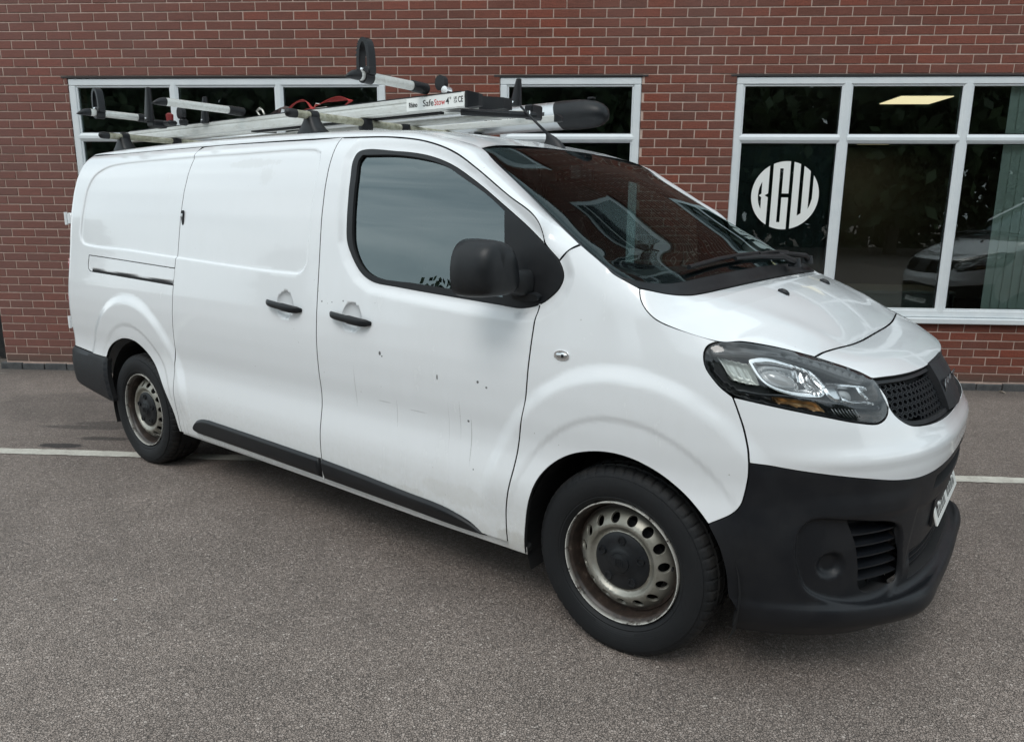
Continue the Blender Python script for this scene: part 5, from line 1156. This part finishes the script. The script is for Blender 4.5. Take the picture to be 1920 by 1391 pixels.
# sticker and lettering on the near beam
MB().box((-1.585,-.2945,2.0075),(BXF-.013,-.2938,2.0665)).build('sticker',M['white'],lr,fix=False)
def fit(name,s_,x0,x1,z0,h,m,pr,y,bold=0):
    o=text(name,s_,1,m,pr,(x0,y,z0),(rad(90),0,0),.0002,'LEFT',bold); c=[v.co for v in o.data.vertices]; a=min(p.x for p in c); b=max(p.x for p in c); d=min(p.y for p in c); e_=max(p.y for p in c)
    for v in o.data.vertices: v.co=Vector(((v.co.x-a)/(b-a)*(x1-x0),(v.co.y-d)/(e_-d)*h,v.co.z))
    return o
def tx(s_,x0,x1,z,h,m,bold=0): fit('sticker_lettering',s_,x0,x1,z,h,m,lr,-.2952,bold)
tx('Rhino',-1.568,-1.512,2.024,.024,M['ink'],.03); tx('Safe',-1.474,-1.405,2.023,.030,M['ink'],.008); tx('Stow',-1.400,-1.331,2.023,.028,M['red'],.008); tx('4',-1.327,-1.306,2.023,.030,M['ink'],.008); tx('\u00ae',-1.303,-1.293,2.044,.010,M['ink'],0)
tx('UK',-1.276,-1.256,2.041,.012,M['ink'],.015); tx('CA',-1.276,-1.256,2.026,.012,M['ink'],.015); tx('CE',-1.250,-1.220,2.026,.027,M['ink'],.015)
# pipe carrier
pt=onvan('pipe_tube','silver pipe tube with black rounded end caps on the far side of the van roof','pipe carrier')
M['silver']=mat('brushed_silver',(.62,.64,.65),.34,metal=.75)
yc,zc_,r_=.70,2.076,.0775
q=np.linspace(0,2*np.pi,41)[:-1]
mb=MB(); mb.loft([[(-3.55,yc+r_*math.cos(w),zc_+r_*math.sin(w)) for w in q],[(-1.28,yc+r_*math.cos(w),zc_+r_*math.sin(w)) for w in q]]); mb.build('tube',M['silver'],pt,auto=40)
for s_,x0 in ((1,-1.30),(-1,-3.53)):
    mb=MB(); rr=[]
    for t,k in ((0,1.03),(.03,1.05),(.10,1.04),(.15,1.0),(.20,.90),(.235,.74),(.26,.52),(.272,.25),(.275,.02)):
        rr.append([(x0+s_*(t*1.02-(.055*(math.sin(w)+1)/2*(1-min(1,t/.12)) )),yc+r_*k*math.cos(w),zc_-.012*(t/.27)**2+r_*k*math.sin(w)) for w in q])
    cp_=mb.loft(rr).build('tube_cap',M['trim'],pt,auto=50)
    MB().box((x0+s_*.17-.02,yc-.015,zc_+r_-.004),(x0+s_*.17+.02,yc+.015,zc_+r_+.008),bev=.003).build('cap_hinge',M['trim'],cp_); MB().box((x0+s_*.262-.008,yc-.02,zc_-.006),(x0+s_*.262+.012,yc+.02,zc_+.006),bev=.002).build('cap_lock',M['satin'],cp_)
V=[];F=[]
for k,x_ in enumerate((-1.835,-1.395)):
    for w in np.linspace(-.42,.22,9): V.append((x_,yc-(r_+.001)*math.cos(w),zc_+(r_+.001)*math.sin(w)-.0))
for k in range(8): F.append((k,k+9,k+10,k+1))
mesh('label',V,F,mat('black_label',(.02,.02,.022),.3),pt)
def tl_(s_,x0,x1,z,h,m,bold=0): fit('label_lettering',s_,x0,x1,zc_+z,h,m,pt,yc-r_-.0022,bold)
tl_('Rhino',-1.812,-1.735,-.024,.030,M['white'],.03); tl_('PipeTube',-1.70,-1.56,-.026,.034,M['white'],.01); tl_('Pro',-1.545,-1.49,-.020,.026,M['red'],.01)
MB().box((-1.71,yc-r_-.0024,zc_-.034),(-1.56,yc-r_-.0014,zc_-.0325)).build('label_line',M['red'],pt,fix=False); MB().box((-1.50,yc-r_-.0024,zc_-.012),(-1.40,yc-r_-.0014,zc_-.0105)).build('label_line',M['red'],pt,fix=False)
for xx in (-1.92,-3.3): MB().box((xx-.03,yc-.055,1.985),(xx+.03,yc+.055,2.01),bev=.004).build('saddle',M['rubber'],pt)
# ratchet strap lying on the rack
rs=onvan('ratchet_strap','crumpled red ratchet strap with metal hooks lying on the ladder rack','strap')
M['webbing']=mat('red_webbing',(.42,.035,.03),.8); M['webdark']=mat('dirty_webbing',(.07,.05,.045),.85); M['steel']=mat('zinc_steel',(.55,.53,.48),.35,metal=.8)
def ribbon(name,pts,w,m):
    P=[Vector(p) for p in crv(pts,.012)]; V=[];F=[]
    for i,p in enumerate(P):
        t=(P[min(i+1,len(P)-1)]-P[max(i-1,0)]).normalized(); a_=t.cross(Vector((.15*math.sin(i*.4),.35,1))).normalized(); a_=Vector((a_.x*.3,1,.5*math.sin(i*.23))).normalized()
        V+=[p-a_*w/2,p+a_*w/2,p+a_*w/2+Vector((0,0,.002)),p-a_*w/2+Vector((0,0,.002))]
    for i in range(len(P)-1):
        for k in range(4): F.append((4*i+k,4*i+(k+1)%4,4*i+4+(k+1)%4,4*i+4+k))
    mesh(name,V,F,m,rs)
X0=-2.62
ribbon('strap_webbing',[(X0-.10,-.18,2.076),(X0-.02,-.16,2.14),(X0+.05,-.14,2.155),(X0+.14,-.17,2.12),(X0+.22,-.20,2.085)],.046,M['webbing'])
ribbon('strap_webbing',[(X0-.16,-.22,2.080),(X0-.13,-.16,2.13),(X0-.06,-.12,2.10),(X0+.02,-.20,2.078),(X0+.18,-.18,2.085),(X0+.34,-.16,2.08)],.040,M['webdark'])
ribbon('strap_webbing',[(X0+.10,-.16,2.10),(X0+.25,-.14,2.135),(X0+.37,-.12,2.145),(X0+.44,-.13,2.125),(X0+.40,-.16,2.09)],.040,M['webbing'])
ribbon('strap_webbing',[(X0-.22,-.18,2.078),(X0-.19,-.15,2.12),(X0-.14,-.17,2.125),(X0-.12,-.2,2.08)],.026,M['webdark'])
MB().tube([(X0-.33,-.2,2.12),(X0-.30,-.2,2.135),(X0-.27,-.2,2.12),(X0-.25,-.2,2.085),(X0-.28,-.2,2.078),(X0-.31,-.2,2.10)],.006,8,closed=True).build('hook',M['steel'],rs,smooth=True)
mb=MB(); mb.box((X0+.16,-.17,2.083),(X0+.28,-.13,2.105),bev=.005); mb.tube([(X0+.13,-.15,2.09),(X0+.17,-.15,2.13),(X0+.20,-.15,2.125)],.005,6); mb.build('ratchet',M['steel'],rs)
# ------------------------------------------------------------------ dark parked car beyond the end of the wall
def parked_car():
    t=thing('parked_car','dark parked car beyond the left end of the brick wall, only its lower corner showing','car',(-2.05,1.35,0),rad(0))
    bodyP=mat('dark_car_paint',(.010,.014,.028),.2,coat=.8)
    # loft of cross sections along x, front at +x
    st=[(-2.05,.35,.72,.55),(-1.9,.22,.86,.95),(-1.2,.20,.89,1.0),(0,.20,.90,.98),(.9,.20,.89,.95),(1.55,.22,.86,.86),(1.78,.26,.78,.70),(1.86,.34,.66,.55)]
    mb=MB(); rr=[]
    for x,z0,w,z1 in st: rr.append([(x,-w*.96,z0),(x,-w,z0+.12),(x,-w,(z0+z1)/2),(x,-w*.93,z1-.05),(x,-w*.80,z1),(x,w*.80,z1),(x,w*.93,z1-.05),(x,w,(z0+z1)/2),(x,w,z0+.12),(x,w*.96,z0)])
    mb.loft(rr); mb.build('body',bodyP,t,smooth=True,auto=60)
    mb=MB(); rr=[]
    for x,w,z1 in ((-1.75,.62,1.0),(-1.2,.60,1.40),(-.4,.60,1.46),(.3,.60,1.38),(1.0,.66,.98)): rr.append([(x,-.78,.93),(x,-w,z1),(x,w,z1),(x,.78,.93)])
    mb.loft(rr).build('cabin',M['gloss'],t,auto=30)
    for x in (-1.3,1.2):
        for s_ in (-1,1):
            w=MB(); w.tube([(x,s_*.70,.31),(x,s_*.91,.31)],.31,28); w.build('wheel',M['tyre'],t,auto=40)
    for z in (.36,.42): MB().tube([(1.2,-.905,z-.02),(1.6,-.89,z),(1.80,-.80,z),(1.885,-.4,z+.0),(1.89,.4,z)],.007,6).build('bumper_trim',M['satin'],t,smooth=True)
    for s_ in (-1,1): MB().loft([sring((1.72,s_*.62,.66),(.10,0,0),(0,.14,0),12,3),sring((1.74,s_*.62,.72),(.08,0,0),(0,.12,0),12,3)]).build('headlight',M['satin'],t,auto=50)
parked_car()
# ------------------------------------------------------------------ trees across the car park, behind the camera: they show in the glass and paint
def leafmat(c):
    m=mat('leaves',c,.6); t=NT(m); oi=t.n('ShaderNodeNewGeometry').outputs['Random Per Island']; t.l(t.ramp(oi,[(0,tuple(v*.6 for v in c)),(1,tuple(v*1.5 for v in c))]),t.b.inputs['Base Color']); return m
M['leaf']=leafmat((.045,.075,.03)); M['bark']=noisy('bark',(.05,.04,.03),(.11,.09,.07),9)
def tree(x,y,h,w,label):
    t=thing('tree',label,'tree',(x,y,0),RNG.uniform(0,6),'trees across the car park')
    mb=MB(); mb.tube([(0,0,0),(.1,0,h*.25),(.0,.1,h*.55),(0,0,h*.8)],[.28,.22,.14,.05],9)
    for k in range(7):
        a_=k*2.4; z=h*(.25+.07*k); mb.tube([(0,0,z),(w*.35*math.cos(a_),w*.35*math.sin(a_),z+h*.12),(w*.65*math.cos(a_),w*.65*math.sin(a_),z+h*.2)],[.1,.06,.02],6)
    mb.build('trunk',M['bark'],t)
    n=7000; cl=34; ca=RNG.uniform(0,2*np.pi,cl); cz=RNG.uniform(.22,.93,cl); cr_=w*.72*np.sqrt(np.clip(1-((cz-.52)/.5)**2,0.05,1))*RNG.uniform(.45,1,cl)
    V=[];F=[]
    for i in range(n):
        k=RNG.randint(cl); d=RNG.normal(0,1,3)*np.array([w*.2,w*.2,h*.07]); c=np.array([cr_[k]*math.cos(ca[k]),cr_[k]*math.sin(ca[k]),cz[k]*h])+d
        a_=RNG.normal(0,1,3); a_/=np.linalg.norm(a_); b_=np.cross(a_,RNG.normal(0,1,3)); b_/=np.linalg.norm(b_); s_=RNG.uniform(.20,.42); j=len(V)
        V+=[tuple(c-a_*s_),tuple(c+b_*s_*.6),tuple(c+a_*s_),tuple(c-b_*s_*.6)]; F.append((j,j+1,j+2,j+3))
    mesh('crown',V,F,M['leaf'],t)
for x,y,h,w,l in ((-14,-27,10,3.8,'broad green tree at the far left of the row across the car park'),(-7,-28,9,3.6,'shorter rounded tree left of the gap in the row across the car park'),(0,-26,10,4.0,'tall full tree facing the left window from across the car park'),(6,-28,9,3.8,'low spreading tree facing the middle window from across the car park'),(12,-27,11,4.2,'tallest tree in the row, facing the right hand window'),(19,-26,10,4.0,'dense tree right of the tallest one across the car park'),(27,-24,10,4.4,'wide tree at the far right of the row across the car park')): tree(x,y,h,w,l)
TR=[o for o in SC.objects if o.name.startswith('tree') and o.parent is None]
for k,(x,y,s_,l) in enumerate(((-27,-22,.46,'nearest tree of the group at the left side of the car park'),(-29,-13,.52,'tallest tree at the left side of the car park'),(-30,-5,.44,'tree beside the tallest one at the left side of the car park'),(-28,4,.48,'tree behind the end of the building at the left side'))):
    src=TR[k]; r_=src.copy(); COL.objects.link(r_); r_.location=(x,y,0); r_.rotation_euler=(0,0,k*1.3); r_.scale=(s_,s_,s_); r_['label']=l
    for ch in list(src.children): c_=ch.copy(); COL.objects.link(c_); c_.parent=r_
hg=MB()
V=[];F=[]
for i in range(16000):
    x=RNG.uniform(-30,45); y=-33+RNG.uniform(-1,1); z=RNG.uniform(0,8.6+.9*math.sin(x*.45)+.6*math.sin(x*1.3)); a_=RNG.normal(0,1,3); a_/=np.linalg.norm(a_); b_=np.cross(a_,RNG.normal(0,1,3)); b_/=np.linalg.norm(b_); s_=RNG.uniform(.3,.6); j=len(V); c=np.array([x,y,z])
    V+=[tuple(c-a_*s_),tuple(c+b_*s_*.6),tuple(c+a_*s_),tuple(c-b_*s_*.6)]; F.append((j,j+1,j+2,j+3))
h_=mesh('hedge',V,F,M['leaf']); tag(h_,'long dark hedge running behind the trees across the car park','hedge',kind='stuff')
# ------------------------------------------------------------------ litter
def leaf(x,y,rz,lab,c,k_=1):
    m=mat('dry_leaf',c,.8); V=[(x*k_,y*k_,z*k_) for x,y,z in [(0,0,.003),(.025,.012,.012),(.06,.004,.016),(.085,0,.004),(.06,-.014,.012),(.025,-.014,.007)]]; o=mesh('dry_leaf',V,[(0,1,2),(0,2,3),(0,3,4),(0,4,5)],m); o.location=(x,y,.003); o.rotation_euler=(0,0,rz); tag(o,lab,'leaf')
leaf(8.80,-.14,1.9,'curled pale dry leaf lying against the foot of the wall at the right',(.42,.36,.29))
leaf(9.02,-.10,.4,'brown dry leaf by the wall near the right edge',(.22,.16,.11))
leaf(.42,-.12,.3,'small pale scrap at the foot of the wall behind the rear bumper',(.55,.53,.5))
leaf(3.07,-4.15,.8,'tiny pale chip on the tarmac left of the van',(.6,.58,.55),.22)
